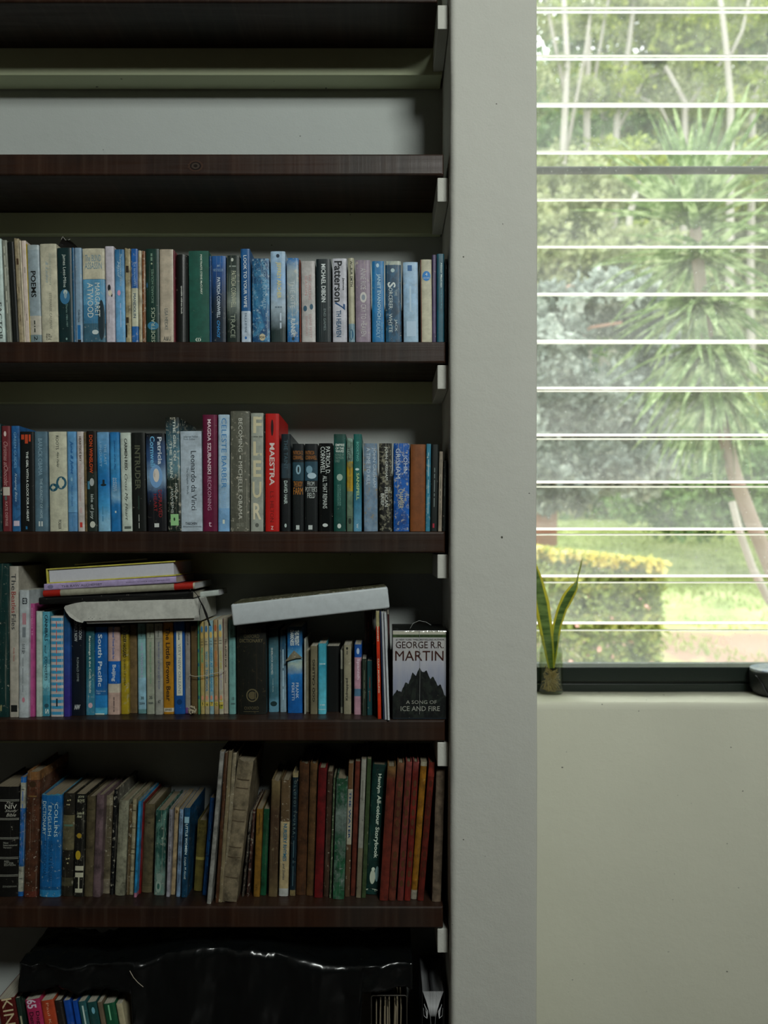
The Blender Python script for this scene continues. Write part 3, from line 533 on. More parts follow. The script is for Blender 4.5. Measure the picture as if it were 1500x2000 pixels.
book('B', 622.5, 649.5, 866, .5, '0a0d0d', 'black paperback lettered ALL THAT REMAINS', [('PATRICIA D.', 'b5bcb8', .5, .82, .04, .35, 'd'), ('CORNWELL', 'b5bcb8', .12, .45, .04, .34, 'd'), ('ALL THAT REMAINS', 'a5aca8', .28, .6, .37, .74), ('@', 'a5aca8', .25, .65, .91, .95)], wear=.05, rough=.25)
book('B', 651.5, 675.5, 848, 0, [(0, '18362f'), (.11, '10443d'), (.5, '0f463e'), (.8, '0c3a33')], 'teal paperback lettered EMPIRE OF THE WAVES', [('EMPIRE', 'b0bab2', .15, .9, .1, .125, 'bh'), ('OF THE', 'b0bab2', .15, .85, .135, .16, 'bh'), ('WAVES', 'b0bab2', .15, .85, .165, .19, 'bh'), ('VOYAGE OF\nTHE MOON\nCHILD', '6b8278', .1, .85, .2, .29, 'h'), ('@', '7f9488', .25, .75, .41, .48), ('CHRISTOPHER\nRICHARDSON', '5d857c', .3, .6, .52, .74), ('@', 'a5b0a9', .3, .62, .92, .97)], ext='soft', wear=.03)
book('B', 677, 689.5, 856, 0, [(0, '6f857b'), (.25, '94781a'), (.57, '5b6e5a'), (.85, '48594a')], 'slim green and yellow paperback between two teal ones', [('CHRONICLES', '26302c', .55, .85, .05, .24), ('STONE', '1a211e', .15, .5, .1, .24, 'b'), ('Jane Stone', '6b5414', .3, .7, .3, .54), ('@', '1f2a22', .25, .75, .86, .92), ('#', '2b3a30', .1, .9, .84, .845)], art='3f5a4a', wear=.1)
book('B', 690.3, 706.5, 848, 0, [(0, '12524c'), (.5, '135250'), (.7, '28627a'), (.9, '4a7d96')], 'teal paperback lettered SANSPELL', [('BOOKTWO', '4f8f85', .35, .65, .08, .28, 'b'), ('SANSPELL', '8fa878', .35, .7, .4, .68, 'b'), ('@', '9fb5b0', .2, .7, .35, .375), ('w', 'a9b5b8', .35, .6, .92, .97, 'd')], ext='soft', wear=.03)
book('B', 710, 737, 866, 1, '64788a', 'worn pale blue paperback lettered A TIME TO KILL', [('JOHN GRISHAM', '9fadb8', .6, .88, .05, .5), ('A TIME TO KILL', 'a5b1ba', .2, .48, .05, .47)], wear=.45, wc='8a7a58', art='50697f')
book('B', 740, 765.5, 866, 1, '0d0f0e', 'scuffed black paperback lettered THE PELICAN BRIEF', [('JOHN GRISHAM', 'aeb3ad', .42, .68, .04, .42), ('PELICAN', 'aeb3ad', .42, .68, .5, .72), ('BRIEF', 'aeb3ad', .12, .36, .57, .71), ('THE', 'aeb3ad', .75, .88, .5, .54)], wear=.65, wc='8a8874')
book('B', 769, 800, 866, -.5, '0c4a90', 'vivid blue worn paperback lettered THE CHAMBER', [('JOHN', 'b5c0cc', .55, .88, .13, .34), ('GRISHAM', 'b5c0cc', .12, .42, .06, .4), ('CHAMBER', 'a5a080', .3, .62, .52, .74), ('THE', 'a5a080', .68, .82, .56, .66)], art='0a2f66', wear=.5, wc='b0ab92')
book('B', 802, 831.5, 868, -1, '65391a', 'plain orange brown paperback with a faded blank spine', wear=.2, wc='8a6a3a')
book('B', 833, 842, 867, -2, '2b6a80', 'thin worn teal blue paperback beside the blank brown one', [('a small thin title', '8fa9ad', .35, .65, .1, .8)], wear=.4)
book('B', 843, 857, 868, -2.5, '0f1615', 'black slim book with a tiny red mark at its foot', [('THE TIN PRINCESS IN SEASON', '5f6a68', .35, .6, .27, .72), ('#', '8a2030', .3, .55, .91, .96)], wear=.03)
book('B', 858, 865.5, 882, -2.5, '7d7466', 'thin taupe book second from the pillar', [('narrow title of a novel', '3a3a34', .3, .65, .1, .8)], wear=.1)
book('B', 866.5, 873, 900, -2.5, '0e1412', 'short thin black book touching the pillar'.replace('thin', 'slim'), [('a small title', '5a625f', .35, .6, .2, .5)])
# ---- third row
book('C', -20, 17, 1101, 0, '0a2624', 'large dark teal book cut by the left edge', [('VIRAGO', 'a59f6a', .55, .65, .92, .96)], base=1401, D=.16)
book('C', 17.5, 35.5, 1106, 1, '8f8b80', 'tall pale grey paperback lettered The Beatles Files', [('The', '22252a', .25, .75, .05, .16), ('Beatles', '7a2222', .25, .75, .17, .31), ('Files', '22252a', .25, .75, .32, .42), ('Andy Davis', '8a3a34', .4, .6, .54, .63), ('#', '121413', .15, .85, .92, .965)], base=1401, D=.16, wear=.05)
book('C', 37, 56.5, 1153, -1, '92999b', 'white paperback with small Korean lettering', [('E3', '22272b', .35, .85, .06, .11, 'bh'), ('#', '8f6a70', .35, .75, .18, .27), ('#', '5f666a', .35, .7, .29, .37), ('스스로 읽는', '33383c', .3, .65, .42, .5, 'b'), ('small lettering line', '5f666a', .35, .5, .53, .8), ('@', '9a6570', .35, .65, .84, .88)], base=1402, D=.15, wear=.05)
book('C', 57.2, 67.5, 1179, 0, '8c3a68', 'bright pink slim paperback', [('interspace 10', 'c09ab0', .35, .7, .04, .28), ('line', 'a5648a', .4, .6, .4, .9)], base=1400, wear=.03)
book('C', 70, 81.5, 1194, 0, '94a097', 'plain off white slim paperback left of the turquoise one', base=1400, wear=.08)
book('C', 82, 97, 1195, 0, [(0, '4d8c9c'), (.5, '6b9fa8'), (.8, '2f6f80')], 'turquoise paperback lettered CANNIBALS', [('CANNIBALS', '10202a', .35, .75, .03, .28, 'b'), ('and', '10202a', .35, .6, .32, .4, 'di'), ('CONVERTS', '10202a', .35, .7, .43, .66), ('@', '20404c', .3, .9, .88, .92), ('S', 'a5b5b0', .4, .9, .93, .98, 'b')], art='2a6a7d', base=1399, wear=.2)
nst = 17; stp = []
for i in range(nst*2): stp.append((i/(nst*2), '3f7d9c' if i % 2 else 'a09a98'))
o_ = book('C', 98.3, 123, 1204, .5, 'a09a98', 'paperback with blue and white horizontal stripes', [('#', '2f7698', 0, 1, .015+i*.0585, .045+i*.0585) for i in range(nst)] + [('THE LAST ATTIC BOOK ON THE LEFT', 'a5453a', .42, .55, .05, .76), ('Ezra', '15202a', .35, .65, .82, .9, 'di')], base=1400, wear=.03)
book('C', 123.8, 136.5, 1192, 0, [(0, '0e3a4a'), (.35, '1a3f78'), (.8, '2a2468')], 'dark blue and purple slim book left of the lagoon one', base=1400, ext='soft', wear=.02)
book('C', 137.3, 164.5, 1202, 1, '08101a', 'navy black hardback lettered THE LAGOON IS LONELY NOW', [('THE LAGOON', '9fa5a5', .62, .82, .02, .24), ('IS LONELY NOW', '9fa5a5', .28, .5, .02, .26), ('RONALD SYME', '77807f', .45, .6, .42, .66), ('NW', 'a5aaa8', .25, .7, .89, .94, 'bhi')], base=1398, wear=.01)
book('C', 166.5, 183.5, 1225, 1, [(0, '1d4348'), (.5, '1f5560'), (.8, '2f6a80')], 'teal guide book lettered Rarotonga and the Cook Islands', [('Rarotonga & the Cook Islands', 'a5b0a8', .35, .65, .1, .75, 'b'), ('@', 'a58a90', .3, .8, .86, .92)], ext='soft', wear=.3, base=1397)
book('C', 184.5, 209, 1225, 0, [(0, '0d4a84'), (.7, '164f80'), (.78, '1d6aa0'), (.92, '3f8aa8')], 'blue guide book lettered South Pacific in white', [('South Pacific', 'b5c3cc', .28, .62, .08, .68, 'b'), ('Easy-to-use\nmaps', '8fa5b5', .15, .9, .72, .77, 'h'), ('#', 'a5b5ad', 0, .8, .985, 1)], wear=.05, base=1396)
book('C', 210.5, 233.5, 1225, 0, [(0, '9c8580'), (.39, '0f4f95'), (.645, 'a39c8c'), (.75, '9a8378')], 'pink and blue guide book lettered Beijing', [('Beijing', 'bcc8d0', .3, .7, .43, .62, 'b'), ('Personal Travel Guide for', '22508c', .4, .58, 0, .37, 'b'), ('small lettering\nof a line', '5a4c48', .4, .65, .8, .97)], wear=.05, base=1396)
book('C', 235, 250.5, 1222, 1, [(0, '2a2a18'), (.1, '746414'), (.4, '857418')], 'worn yellow paperback with black lettering above QUEEN OF SHEBA', [('RIDER HAGGARD', '15160f', .3, .75, .1, .36, 'b'), ('QUEEN OF SHEBA', '26250f', .35, .65, .38, .68)], wear=.5, wc='9a9478', base=1395)
book('C', 251.3, 267, 1220, 1, '5a4a30', 'plain brown cloth book right of the yellow paperback', wear=.15, wc='7a6a4a', base=1393, mott=.5)
book('C', 268, 284, 1218, 1.5, [(0, '5f8585'), (.17, '6a8f90'), (.6, '7296a4'), (.95, '53797a')], 'pale blue children book numbered 30 at its foot', [('Enid Blyton', '33413f', .35, .65, .03, .15, 'di'), ('MR TWIDDLE', '8a7fa0', .4, .65, .22, .6), ('30', '22282a', .35, .75, .81, .845, 'bh'), ('DEAN', '2a3234', .2, .85, .875, .9, 'bh'), ('#', '3f5a5c', 0, 1, .165, .168)], wear=.12, base=1394, D=.12)
book('C', 285, 300.5, 1218, 1.5, '7d8273', 'grey green children book numbered 35 at its foot', [('Enid Blyton', '3a3f38', .35, .65, .03, .15, 'di'), ('THE WISHING-CHAIR AGAIN', '4a7a5a', .42, .66, .2, .66), ('35', '22282a', .35, .75, .8, .835, 'bh'), ('DEAN', '2a3234', .2, .85, .865, .89, 'bh'), ('#', '4a5048', 0, 1, .165, .168)], wear=.12, base=1395, D=.12)
book('C', 301.2, 316.5, 1218, 1.5, '7f8078', 'pale grey children book numbered 67 at its foot', [('Enid Blyton', '3a3f38', .35, .65, .03, .15, 'di'), ('THE MYSTERY OF THE SECRET ROOM', '3a466a', .42, .66, .2, .72), ('67', '22282a', .4, .75, .84, .875, 'bh'), ('#', '4a5048', 0, 1, .165, .168)], wear=.15, base=1396, D=.12)
book('C', 317.5, 337.5, 1216, 2, [(0, '8a6012'), (.93, 'a09a88'), (.975, '8a6012')], 'yellow orange book lettered The Little Brown Bear', [('The Little Brown Bear', '2e2012', .28, .72, .05, .86, 'b'), ('AWARD', '3a3428', .15, .85, .94, .965, 'bh')], wear=.08, base=1395, D=.13)
book('C', 338.5, 360, 1214, 1.5, '0d3e78', 'blue book with a tall white label lettered VERY NEW ORLEANS', [('#', 'a5a89c', .25, .8, .1, .8), ('VERY NEW ORLEANS', '5f6a70', .4, .66, .24, .78), ('Guide', '22303f', .42, .6, .12, .2, 'bdi'), ('@', '0a2a50', .25, .75, .84, .9)], wear=.03, base=1395, D=.13)
book('C', 361, 371, 1216, 1, [(0, '3a3040'), (.1, '75716a'), (.93, '5a3a68')], 'slim mauve grey children book right of the blue one', [('Enid B', '3a3838', .4, .7, .13, .25, 'di')], wear=.15, base=1394, D=.12)
book('C', 435.5, 444.5, 1207, 1.5, '8d8474', 'slim cream book lettered TELL-A-STORY beside the tied bundle', [('TELL-A-STORY BOOK', '26221f', .3, .75, .22, .52, 'b'), ('The Snowwell', '3a3430', .35, .65, .55, .68), ('#', '5a2436', -.02, .08, 0, 1)], wear=.08, base=1394, D=.12)
book('C', 446, 459.5, 1211, 1, '5a8480', 'pale teal children book numbered 15 at its foot', [('Enid Blyton', '33413f', .35, .65, .05, .16, 'di'), ('THE BOOK OF BROWNIES', '44686a', .42, .68, .22, .6), ('15', '22282a', .45, .8, .82, .85, 'bh'), ('DEAN', '2a3234', .3, .95, .88, .9, 'bh'), ('#', '2f4a48', 0, 1, .2, .203)], wear=.1, base=1395, D=.12)
book('C', 461.5, 519, 1222, 1, '10120e', 'thick black hardback with dull gold letters OXFORD DICTIONARY', [('THE CONCISE', '4a4430', .12, .85, .04, .08, 'h'), ('OXFORD', '4a4430', .25, .78, .1, .14, 'h'), ('DICTIONARY', '544d36', .1, .9, .15, .19, 'h'), ('@', '4a4430', .32, .74, .71, .86), ('@', '10120e', .36, .7, .725, .845), ('@', '443e2b', .4, .66, .74, .83), ('OXFORD', '4a4430', .25, .75, .91, .945, 'h'), ('#', '5a533c', .22, .75, .965, .968)], hard=True, rnd=.07, wear=.2, wc='5a4a30', base=1396, D=.14)
book('C', 524, 543.5, 1228, 1, [(0, '0d1a12'), (.215, '2f4f58'), (.4, '36606c'), (.8, '2f5560'), (.92, '4f7a8c')], 'grey teal paperback under the white box with a dark top', [('SHERLOCK HOLMES', 'a5aaa5', .25, .45, .23, .55), ('Conan Doyle', '8fa0a0', .35, .5, .6, .76), ('@', '14282a', .15, .85, .87, .93)], ext='soft', base=1391, D=.12, wear=.1)
book('C', 546, 558.5, 1230, 1, [(0, '0e1a16'), (.19, '143a50'), (.85, '6f8590')], 'slim dark blue paperback between the two bluish ones', [('Travels Island Love', '8fa9b5', .35, .7, .24, .85, 'di')], ext='soft', base=1391, D=.12)
book('C', 560.8, 590, 1224, 1, [(0, '0b2a34'), (.23, '144f80'), (.36, '4f8aa8'), (.45, '8a9a90'), (.55, '1a5f98'), (.8, '0d4a86')], 'blue paperback with white clouds and a folded paper tag', [('THIS PRESENT', 'b5bdb8', .5, .8, .04, .22, 'b'), ('DARKNESS', 'b5bdb8', .2, .45, .04, .22, 'b'), ('FRANK', 'a5b0b8', .55, .75, .65, .83), ('PERETTI', 'a5b0b8', .28, .46, .65, .85)], ext='soft', base=1393, D=.12, wear=.1)
book('C', 594, 597.3, 1248, 0, '8f928a', 'thin white booklet under the white box', base=1395, cat='booklet', name='booklet', D=.12)
book('C', 598, 605.5, 1268, 0, '7d7865', 'torn small booklet left of GOD CALLING', base=1391, rag=.004, D=.1, cat='booklet', name='booklet')
book('C', 606, 620, 1262, 0, '5c5744', 'olive beige small book lettered GOD CALLING', [('GOD CALLING', '15150f', .3, .65, .2, .82, 'bu')], base=1395, wear=.1, D=.11)
book('C', 621.5, 637, 1257, 0, [(0, '2f7f90'), (.3, '3a8a9c'), (.32, '2a7f95'), (.9, '4fa0b0')], 'small cyan paperback right of GOD CALLING', [('THE LAST LAUGH', 'a5c0c5', .15, .9, .27, .31, 'h'), ('#', '9fc0c5', 0, 1, .93, .94), ('OF A TEACHER', 'a5c0c5', .2, .85, .86, .88, 'h')], base=1395, D=.11, wear=.03, ext='soft')
book('C', 638, 663, 1262, 0, '080a09', 'black unlettered book deep in the gap beside the cyan paperback', base=.075, D=.1, wear=0)
book('C', 665, 670.5, 1270, 0, [(0, '6f7064'), (.3, '2a2d28'), (.9, '5a5c50')], 'thin grey booklet left of the Kidnapped paperback', base=1393, D=.1, cat='booklet', name='booklet')
book('C', 671.2, 686, 1260, 0, '77735f', 'small beige paperback lettered Kidnapped', [('Kidnapped', '22231c', .25, .65, .48, .8, 'bu'), ('@', '22231c', .3, .6, .03, .07), ('R.L.S.', '3a3a30', .3, .6, .08, .14, 'd')], base=1395, D=.1, wear=.25)
book('C', 692, 706.5, 1259, -.5, [(0, '13407f'), (.18, '93707c'), (.63, '3f5f75'), (.735, '93707c')], 'small pink phrase book with a blue top, lettered Spanish', [('Spanish', 'b5a5b0', .3, .75, .2, .5, 'b'), ('@', '9fb0c5', .3, .7, .05, .14)], base=1396, D=.1, wear=.03)
book('C', 707, 716, 1287, 0, '1a241c', 'short dark green book right of the pink phrase book', [('little gold title', '5a6050', .4, .65, .2, .7)], base=1398, D=.07, wear=.2)
book('C', 717, 727.3, 1291, 0, '173c3f', 'short teal book with red lettering', [('NOVEL TITLE', '7a3020', .4, .65, .3, .75)], base=1397, D=.07, wear=.1)
book('C', 711.5, 727.5, 1196, 0, '24130c', 'tall dark brown book standing behind the short teal one', [('OLD TITLE LINE', '4f3018', .35, .6, .1, .45)], base=.108, D=.08, wear=.05)
book('C', 728.3, 733, 1258, 2, '15241a', 'dark spiral notebook left of CLAY MODELLING', base=1397, D=.12, cat='notebook', name='notebook')
book('C', 733.8, 741, 1194, 4, [(0, '8a8460'), (.14, 'a3280f')], 'orange red book lettered CLAY MODELLING', [("BEGINNER'S", 'a9a58f', .25, .7, .14, .28, 'b'), ('CLAY MODELLING', 'a9a58f', .25, .7, .44, .76, 'b')], base=1404, D=.15, wear=.03)
for i, (a, bb, c, de) in enumerate(((741.5, 744, '2a3450', 'thin blue edged magazine right of CLAY MODELLING'), (744.3, 749.5, '8d9094', 'white magazine in the middle of the bundle'), (749.8, 754.5, '969a9d', 'white magazine nearest the box set'))):
    book('C', a, bb, 1195+i, 7, c, de, base=1405+i, D=.15, cat='magazine', name='magazine', mott=.2, wear=0)
book('C', 756, 760.5, 1200, 5.5, '2a0f0e', 'thin dark red book beside the white magazines', base=.05, D=.13)
# ---- fourth row
book('D', -16, 37, 1537, -3, '0a0a09', 'black leather study bible with white ruled bands', sum([[('#', '77786f', 0, 1, v, v+.004), ('#', '77786f', 0, 1, v+.012, v+.016)] for v in (.115, .285, .46, .64, .8)], []) + [('The', '8a8a80', .55, .8, .135, .155, 'hi'), ('NIV', '9a9a90', .5, .92, .16, .2, 'h'), ('Study', '8a8a80', .5, .95, .205, .235, 'hi'), ('Bible', '8a8a80', .55, .9, .24, .27, 'hi'), ('New\nInternational\nVersion', '77786f', .45, .95, .5, .56, 'h'), ('RED\nLETTER\nEDITION', '77786f', .5, .9, .67, .72, 'h'), ('ZONDERVAN', '6a6b62', .45, .95, .9, .915, 'h')], hard=True, rnd=.06, wear=0, base=1752, D=.15)
book('D', 40.5, 50.3, 1518, -6, [(0, '15508c'), (.045, '7d7f74'), (.26, '1d4f80'), (.75, '85877b'), (.96, '154c86')], 'thin blue and white booklet right of the black bible', [('#', '20242a', .2, .8, .1, .105), ('the small title of this', '33508a', .3, .7, .12, .72), ('#', '20242a', .2, .8, .85, .855)], base=1751, rnd=.1)
book('D', 52.5, 78, 1506, -7, [(0, '6b4a2a'), (.07, '47291a'), (.2, '3d2417'), (.95, '4a2218')], 'tall worn brown cloth book left of the blue dictionary', [('@', '2a1d10', .2, .75, .08, .13), ('HISTORY', '5a4526', .15, .8, .19, .21, 'h')], hard=True, rnd=.12, wear=.15, rag=.003, base=1753, D=.15, pm=M_PAGEO)
book('D', 79.8, 120.5, 1549, -4.5, [(0, '2c5f74'), (.02, '0e4a7a'), (.9, '0d3f66'), (.93, '1d5f86')], 'thick bright blue dictionary with a torn jacket top', [('COLLINS', '9fb5b5', .68, .84, .1, .42), ('ENGLISH', '9fb5b5', .38, .54, .12, .41), ('DICTIONARY', '9fb5b5', .1, .27, .08, .4), ('LITERATURE & GENERAL', '0a3052', .45, .62, .46, .85), ('EDUCATIONAL', '0a3052', .18, .34, .46, .8)], hard=True, wear=.3, rag=.007, base=1753, D=.15, wc='9fb0a8')
book('D', 123.5, 146, 1550, -5, [(0, '1c1a14'), (.21, '4f4a34'), (.55, '1a1812'), (.82, '3a3828'), (.9, '1f1c14')], 'olive and black banded old book with small flower ornaments', [('@', '7d785c', .35, .5, .06, .075), ('@', '7d785c', .55, .7, .055, .07), ('@', '7d785c', .45, .62, .1, .115), ('@', '7d785c', .3, .42, .1, .115), ('@', '7d785c', .35, .5, .63, .645), ('@', '7d785c', .55, .7, .625, .64), ('@', '7d785c', .45, .62, .67, .685), ('#', '3f5548', .1, .9, .3, .32)], hard=True, rnd=.12, wear=.1, base=1751)
book('D', 148, 167.5, 1551, -5, '12120f', 'black paperback with gold flowers and white blocks, lettered BOYS', [("JO'S", '85866f', .25, .85, .015, .04, 'bh'), ('BOYS', '85866f', .2, .9, .05, .08, 'bh'), ('Louisa M.\nAlcott', '85866f', .15, .9, .17, .23, 'bhi'), ('@', '77621c', .2, .7, .38, .43), ('@', '85701c', .1, .65, .55, .64), ('#', '8c8b78', .1, .95, .7, .745), ('#', '8c8b78', .12, .95, .765, .81), ('#', '8c8b78', .45, .58, .81, .92), ('#', '8c8b78', .15, .9, .92, .96)], wear=.15, base=1752)
book('D', 169.3, 186.5, 1556, -6, '413a29', 'khaki cloth book right of the black one with white blocks', [('OLD', '2e2a1c', .2, .8, .12, .14, 'h')], rnd=.18, hard=True, wear=.1, base=1752, D=.14, wc='6a624a', pm=M_PAGEO)
book('D', 188, 203.5, 1553, -8, '514245', 'dusty mauve cloth book in the middle of three plain ones', [('A QUIET TITLE', '3c3234', .35, .6, .25, .7)], rnd=.18, hard=True, wear=.08, base=1753, D=.14, wc='77686a', pm=M_PAGEO)
book('D', 205.3, 220.5, 1554, -7, [(0, '6a6350'), (.1, '4d4636'), (.85, '5f584a')], 'taupe cloth book with a pale patch at its top', rnd=.18, hard=True, wear=.2, base=1746, D=.14, pm=M_PAGEO)
book('D', 222.8, 229.3, 1542, -8, '0b0d0e', 'thin black book left of the mottled white spine', base=1748, D=.14)
book('D', 232, 251.5, 1563, -8.5, '6d6d5c', 'grey white book with peeling mottled spine', base=1750, hard=True, rnd=.15, wear=.2, wc='15150f', rag=.003, D=.14)
book('D', 252.3, 258.3, 1571, -6, '4a3d28', 'thin brown tattered book beside the mottled white one', base=1748, rag=.003, D=.13)
book('D', 259, 267, 1560, -6.5, [(0, '7a735a')], 'thin cream book with dark bamboo like joints', [('#', '2e2616', 0, 1, v, v+.008) for v in (.12, .3, .52, .57, .75)], base=1748, D=.13, wear=.2)
book('D', 270, 275.5, 1565, -9, [(0, '1c6a94'), (.95, '8a5a6c')], 'thin bright sky blue book left of the thin red one', base=1753, D=.13, wear=.02)
book('D', 277.5, 282, 1566, -7.5, '5c0f12', 'thin red book left of the tan cloth one', base=1746, D=.13, wear=.02)
book('D', 283, 303, 1571, -7, '453e2b', 'tan cloth book with faint title and small triangle mark', [('DADDY', '2a2618', .15, .85, .1, .125, 'h'), ('LONG LEGS', '2a2618', .12, .88, .14, .16, 'h'), ('@', '2a2618', .35, .65, .2, .22), ('#', '2a2618', 0, 1, .9, .905), ('#', '2a2618', 0, 1, .92, .925)], hard=True, rnd=.12, base=1744, D=.14, wc='6a624a', wear=.1, pm=M_PAGEO)
book('D', 304, 324.5, 1583, -4, [(0, '12332c'), (.65, '1a3a34'), (.75, '4f5f58')], 'dark green worn jacket book with a pale swirling figure', [('@', '5f6f66', .2, .8, .74, .84), ('@', '6a7a70', .15, .7, .82, .97), ('@', '24463e', .3, .55, .86, .93)], art='4a6a60', base=1749, hard=True, wear=.35, D=.14, ext='soft', pm=M_PAGEO)
book('D', 330.3, 337.3, 1581, -6, '75747a', 'slim white book lettered NOW WE ARE SIX', [('A.A.MILNE', '1d1f26', .35, .7, .06, .25), ('NOW WE ARE SIX', '1d1f26', .35, .7, .32, .6)], base=1752, D=.13, wear=.05)
book('D', 341.5, 349.8, 1577, -8, '857457', 'slim cream book right of NOW WE ARE SIX', [('@', '4a3a20', .2, .8, .03, .07)], base=1748, D=.13, wear=.05)
book('D', 350.6, 358.3, 1581, -7, '5c7186', 'slim pale blue book lettered WE WERE VERY YOUNG', [('A.A.MILNE', '1a2430', .35, .7, .06, .26), ('WHEN WE WERE VERY YOUNG', '1a2430', .35, .7, .3, .84)], base=1752, D=.13, wear=.05)
book('D', 359.5, 371.5, 1578, -6, [(0, '0e3a58'), (.12, '0c3046')], 'blue book lettered LITTLE WOMEN with a pale side', [('#', '6a8a96', .1, .9, .1, .17), ('LITTLE WOMEN', '9fb0b0', .35, .75, .18, .52, 'b'), ('Louisa M Alcott', '9fb0b0', .35, .7, .55, .8, 'i')], base=1753, D=.14, wear=.1)
book('D', 386, 405.5, 1602, -8, '47401c', 'short olive gold book lettered HOLY BIBLE', [('THE', '1f1c0c', .3, .7, .04, .06, 'h'), ('HOLY', '1f1c0c', .2, .85, .09, .13, 'h'), ('BIBLE', '1f1c0c', .2, .85, .145, .185, 'h'), ('#', '6b6430', 0, 1, .52, .56)], hard=True, rnd=.1, base=1741, D=.12, wear=.15, wc='6a643a')
book('D', 410.3, 421, 1558, -15.5, '0b325c', 'royal blue slim book left of the tall white one', [('the blue letter book', '20557f', .35, .65, .25, .7)], base=1749, D=.13, wear=.02)
book('D', 429.5, 438, 1468, -26, '6f6f6a', 'tall slim white book leaning left', base=1766, D=.16, wear=.03, mott=.15)
book('D', 439, 445.5, 1466, -19, '3a2415', 'tall ragged brown book right of the leaning white one', base=1764, D=.16, rag=.008, wear=.1)
book('D', 446.5, 454, 1464, -20, '5e5540', 'tattered khaki booklet, left of a torn pale one', base=1763, D=.16, rag=.009, wear=.3, cat='booklet', name='booklet')
book('D', 455, 463, 1468, -22, '6b6350', 'torn pale booklet among the tall ragged ones', base=1762, D=.16, rag=.01, wear=.3, cat='booklet', name='booklet', mott=.6)
book('D', 465, 496, 1478, -34, '605745', 'thick broken book with its beige sewn spine exposed', [('#', '3c3326', .1, .9, v, v+.006) for v in (.15, .21, .36, .44, .62, .69, .83)], base=1763, D=.15, rag=.014, hard=False, wear=.15, mott=.5, rnd=.1, wc='8a8068', pm=M_PAGEO)
book('D', 489.5, 493.3, 1580, -17.5, '35302a', 'thin stitched booklet with dark knots', [('@', '0c0b09', 0, 1, .25, .3), ('@', '0c0b09', 0, 1, .6, .65)], base=1752, rag=.006, D=.13, cat='booklet', name='booklet')
book('D', 494.3, 499.5, 1578, -14, '36201a', 'thin reddish brown booklet left of the mustard book', [('@', '0c0b09', .2, .9, .58, .62)], base=1751, rag=.005, D=.13, cat='booklet', name='booklet')
book('D', 501, 513.5, 1580, -6.5, '644818', 'mustard yellow slim cloth book left of the green one', [('GEORGE INN', '2a1d0c', .4, .65, .05, .28), ('V.& R.', '2a1d0c', .3, .6, .85, .93, 'u')], base=1752, D=.13, wear=.05, wc='8a6a30')
book('D', 515, 526.5, 1580, -7, '0e3a24', 'slim dark green cloth book beside the mustard one', base=1749, D=.13, wear=.03, mott=.2)
book('D', 530.3, 547.5, 1521, -6.5, [(0, '5a4e36'), (.1, '4a3f28'), (.3, '33251a'), (.8, '382c1e'), (.95, '4a3f2a')], 'broken brown book with bare spine left of NURSERY RHYMES', base=1752, rag=.008, hard=True, wear=.3, ext='soft', D=.14, wc='7a7055')
book('D', 549.3, 567.5, 1522, -5, [(0, '443624'), (.36, '86795a'), (.93, '8a8c88')], 'half torn cream book lettered NURSERY RHYMES', [('NURSERY RHYMES', '1f4a5c', .35, .75, .38, .7, 'b'), ('and Stories', '22303a', .35, .65, .72, .86, 'i')], base=1751, rag=.004, wear=.3, hard=True, D=.14)
book('D', 571.5, 582.5, 1510, -6, [(0, '6f6448'), (.035, '0a1a22'), (.95, '5a4f34')], 'dark navy slim book with a column of small letters', [('O L - O S O I   T V U R R A', '3a4a4a', .3, .75, .06, .5, 'b'), ('rhymes & stories', '2f4348', .3, .7, .55, .92)], base=1750, hard=True, wear=.1, D=.14)
book('D', 585, 604.5, 1488, -7.5, '3a2414', 'dark brown leather book left of another brown one', base=1749, rag=.006, hard=True, rnd=.15, wear=.12, wc='5a4430', D=.15, mott=.6, pm=M_PAGEO)
book('D', 606.3, 620.5, 1488, -8.5, '44301b', 'brown leather book with a torn edge, left of the red cloth', base=1750, rag=.006, hard=True, rnd=.15, wear=.15, wc='6a5436', D=.15, pm=M_PAGEO)
book('D', 622, 638.5, 1500, -8.5, '4d0e10', 'deep red cloth book in the old row', base=1754, hard=True, rnd=.1, wear=.04, D=.15, wc='7a3030', mott=.25)
book('D', 640, 650.5, 1505, -8.5, '33241a', 'slim brown book right of the deep red cloth one', base=1752, rag=.006, rnd=.15, wear=.1, D=.14)
book('D', 651.3, 655.5, 1519, -8.5, '3a4a34', 'thin pale green book left of the mottled green one', base=1754, D=.14)
book('D', 657, 679.5, 1521, -7.5, [(0, '1a3a26'), (.2, '17402c'), (.28, '5a6660'), (.4, '4d5a54'), (.5, '1a3f2c'), (.9, '1c4a30')], 'green cloth book with a faded grey patch', base=1757, hard=True, rnd=.1, wear=.25, wc='77807a', ext='soft', D=.14, art='4a5850')
book('D', 681, 691, 1488, -8, [(0, '4a3420'), (.2, '807c6c'), (.61, '3f2f20')], 'brown book with a torn white strip lettered WATER', [('THE WATER', '1f3450', .3, .75, .22, .57, 'b')], base=1752, rag=.005, wear=.3, D=.15)
book('D', 694, 704.5, 1487, -9.5, '4c2218', 'slim rust red cloth book right of the WATER strip', base=1750, rnd=.12, wear=.05, D=.15, wc='6a3a2a')
book('D', 706, 716, 1483, -11, [(0, '6f6f66'), (.64, '5a5444')], 'slim white book with a peeling lower half', [('#', '33302a', .4, .5, .15, .3)], base=1754, wear=.3, wc='2a2a22', D=.15)
book('D', 717.3, 726, 1481, -11.5, '2c3a22', 'slim olive green cloth book left of the storybook', base=1754, rag=.003, wear=.04, D=.15)
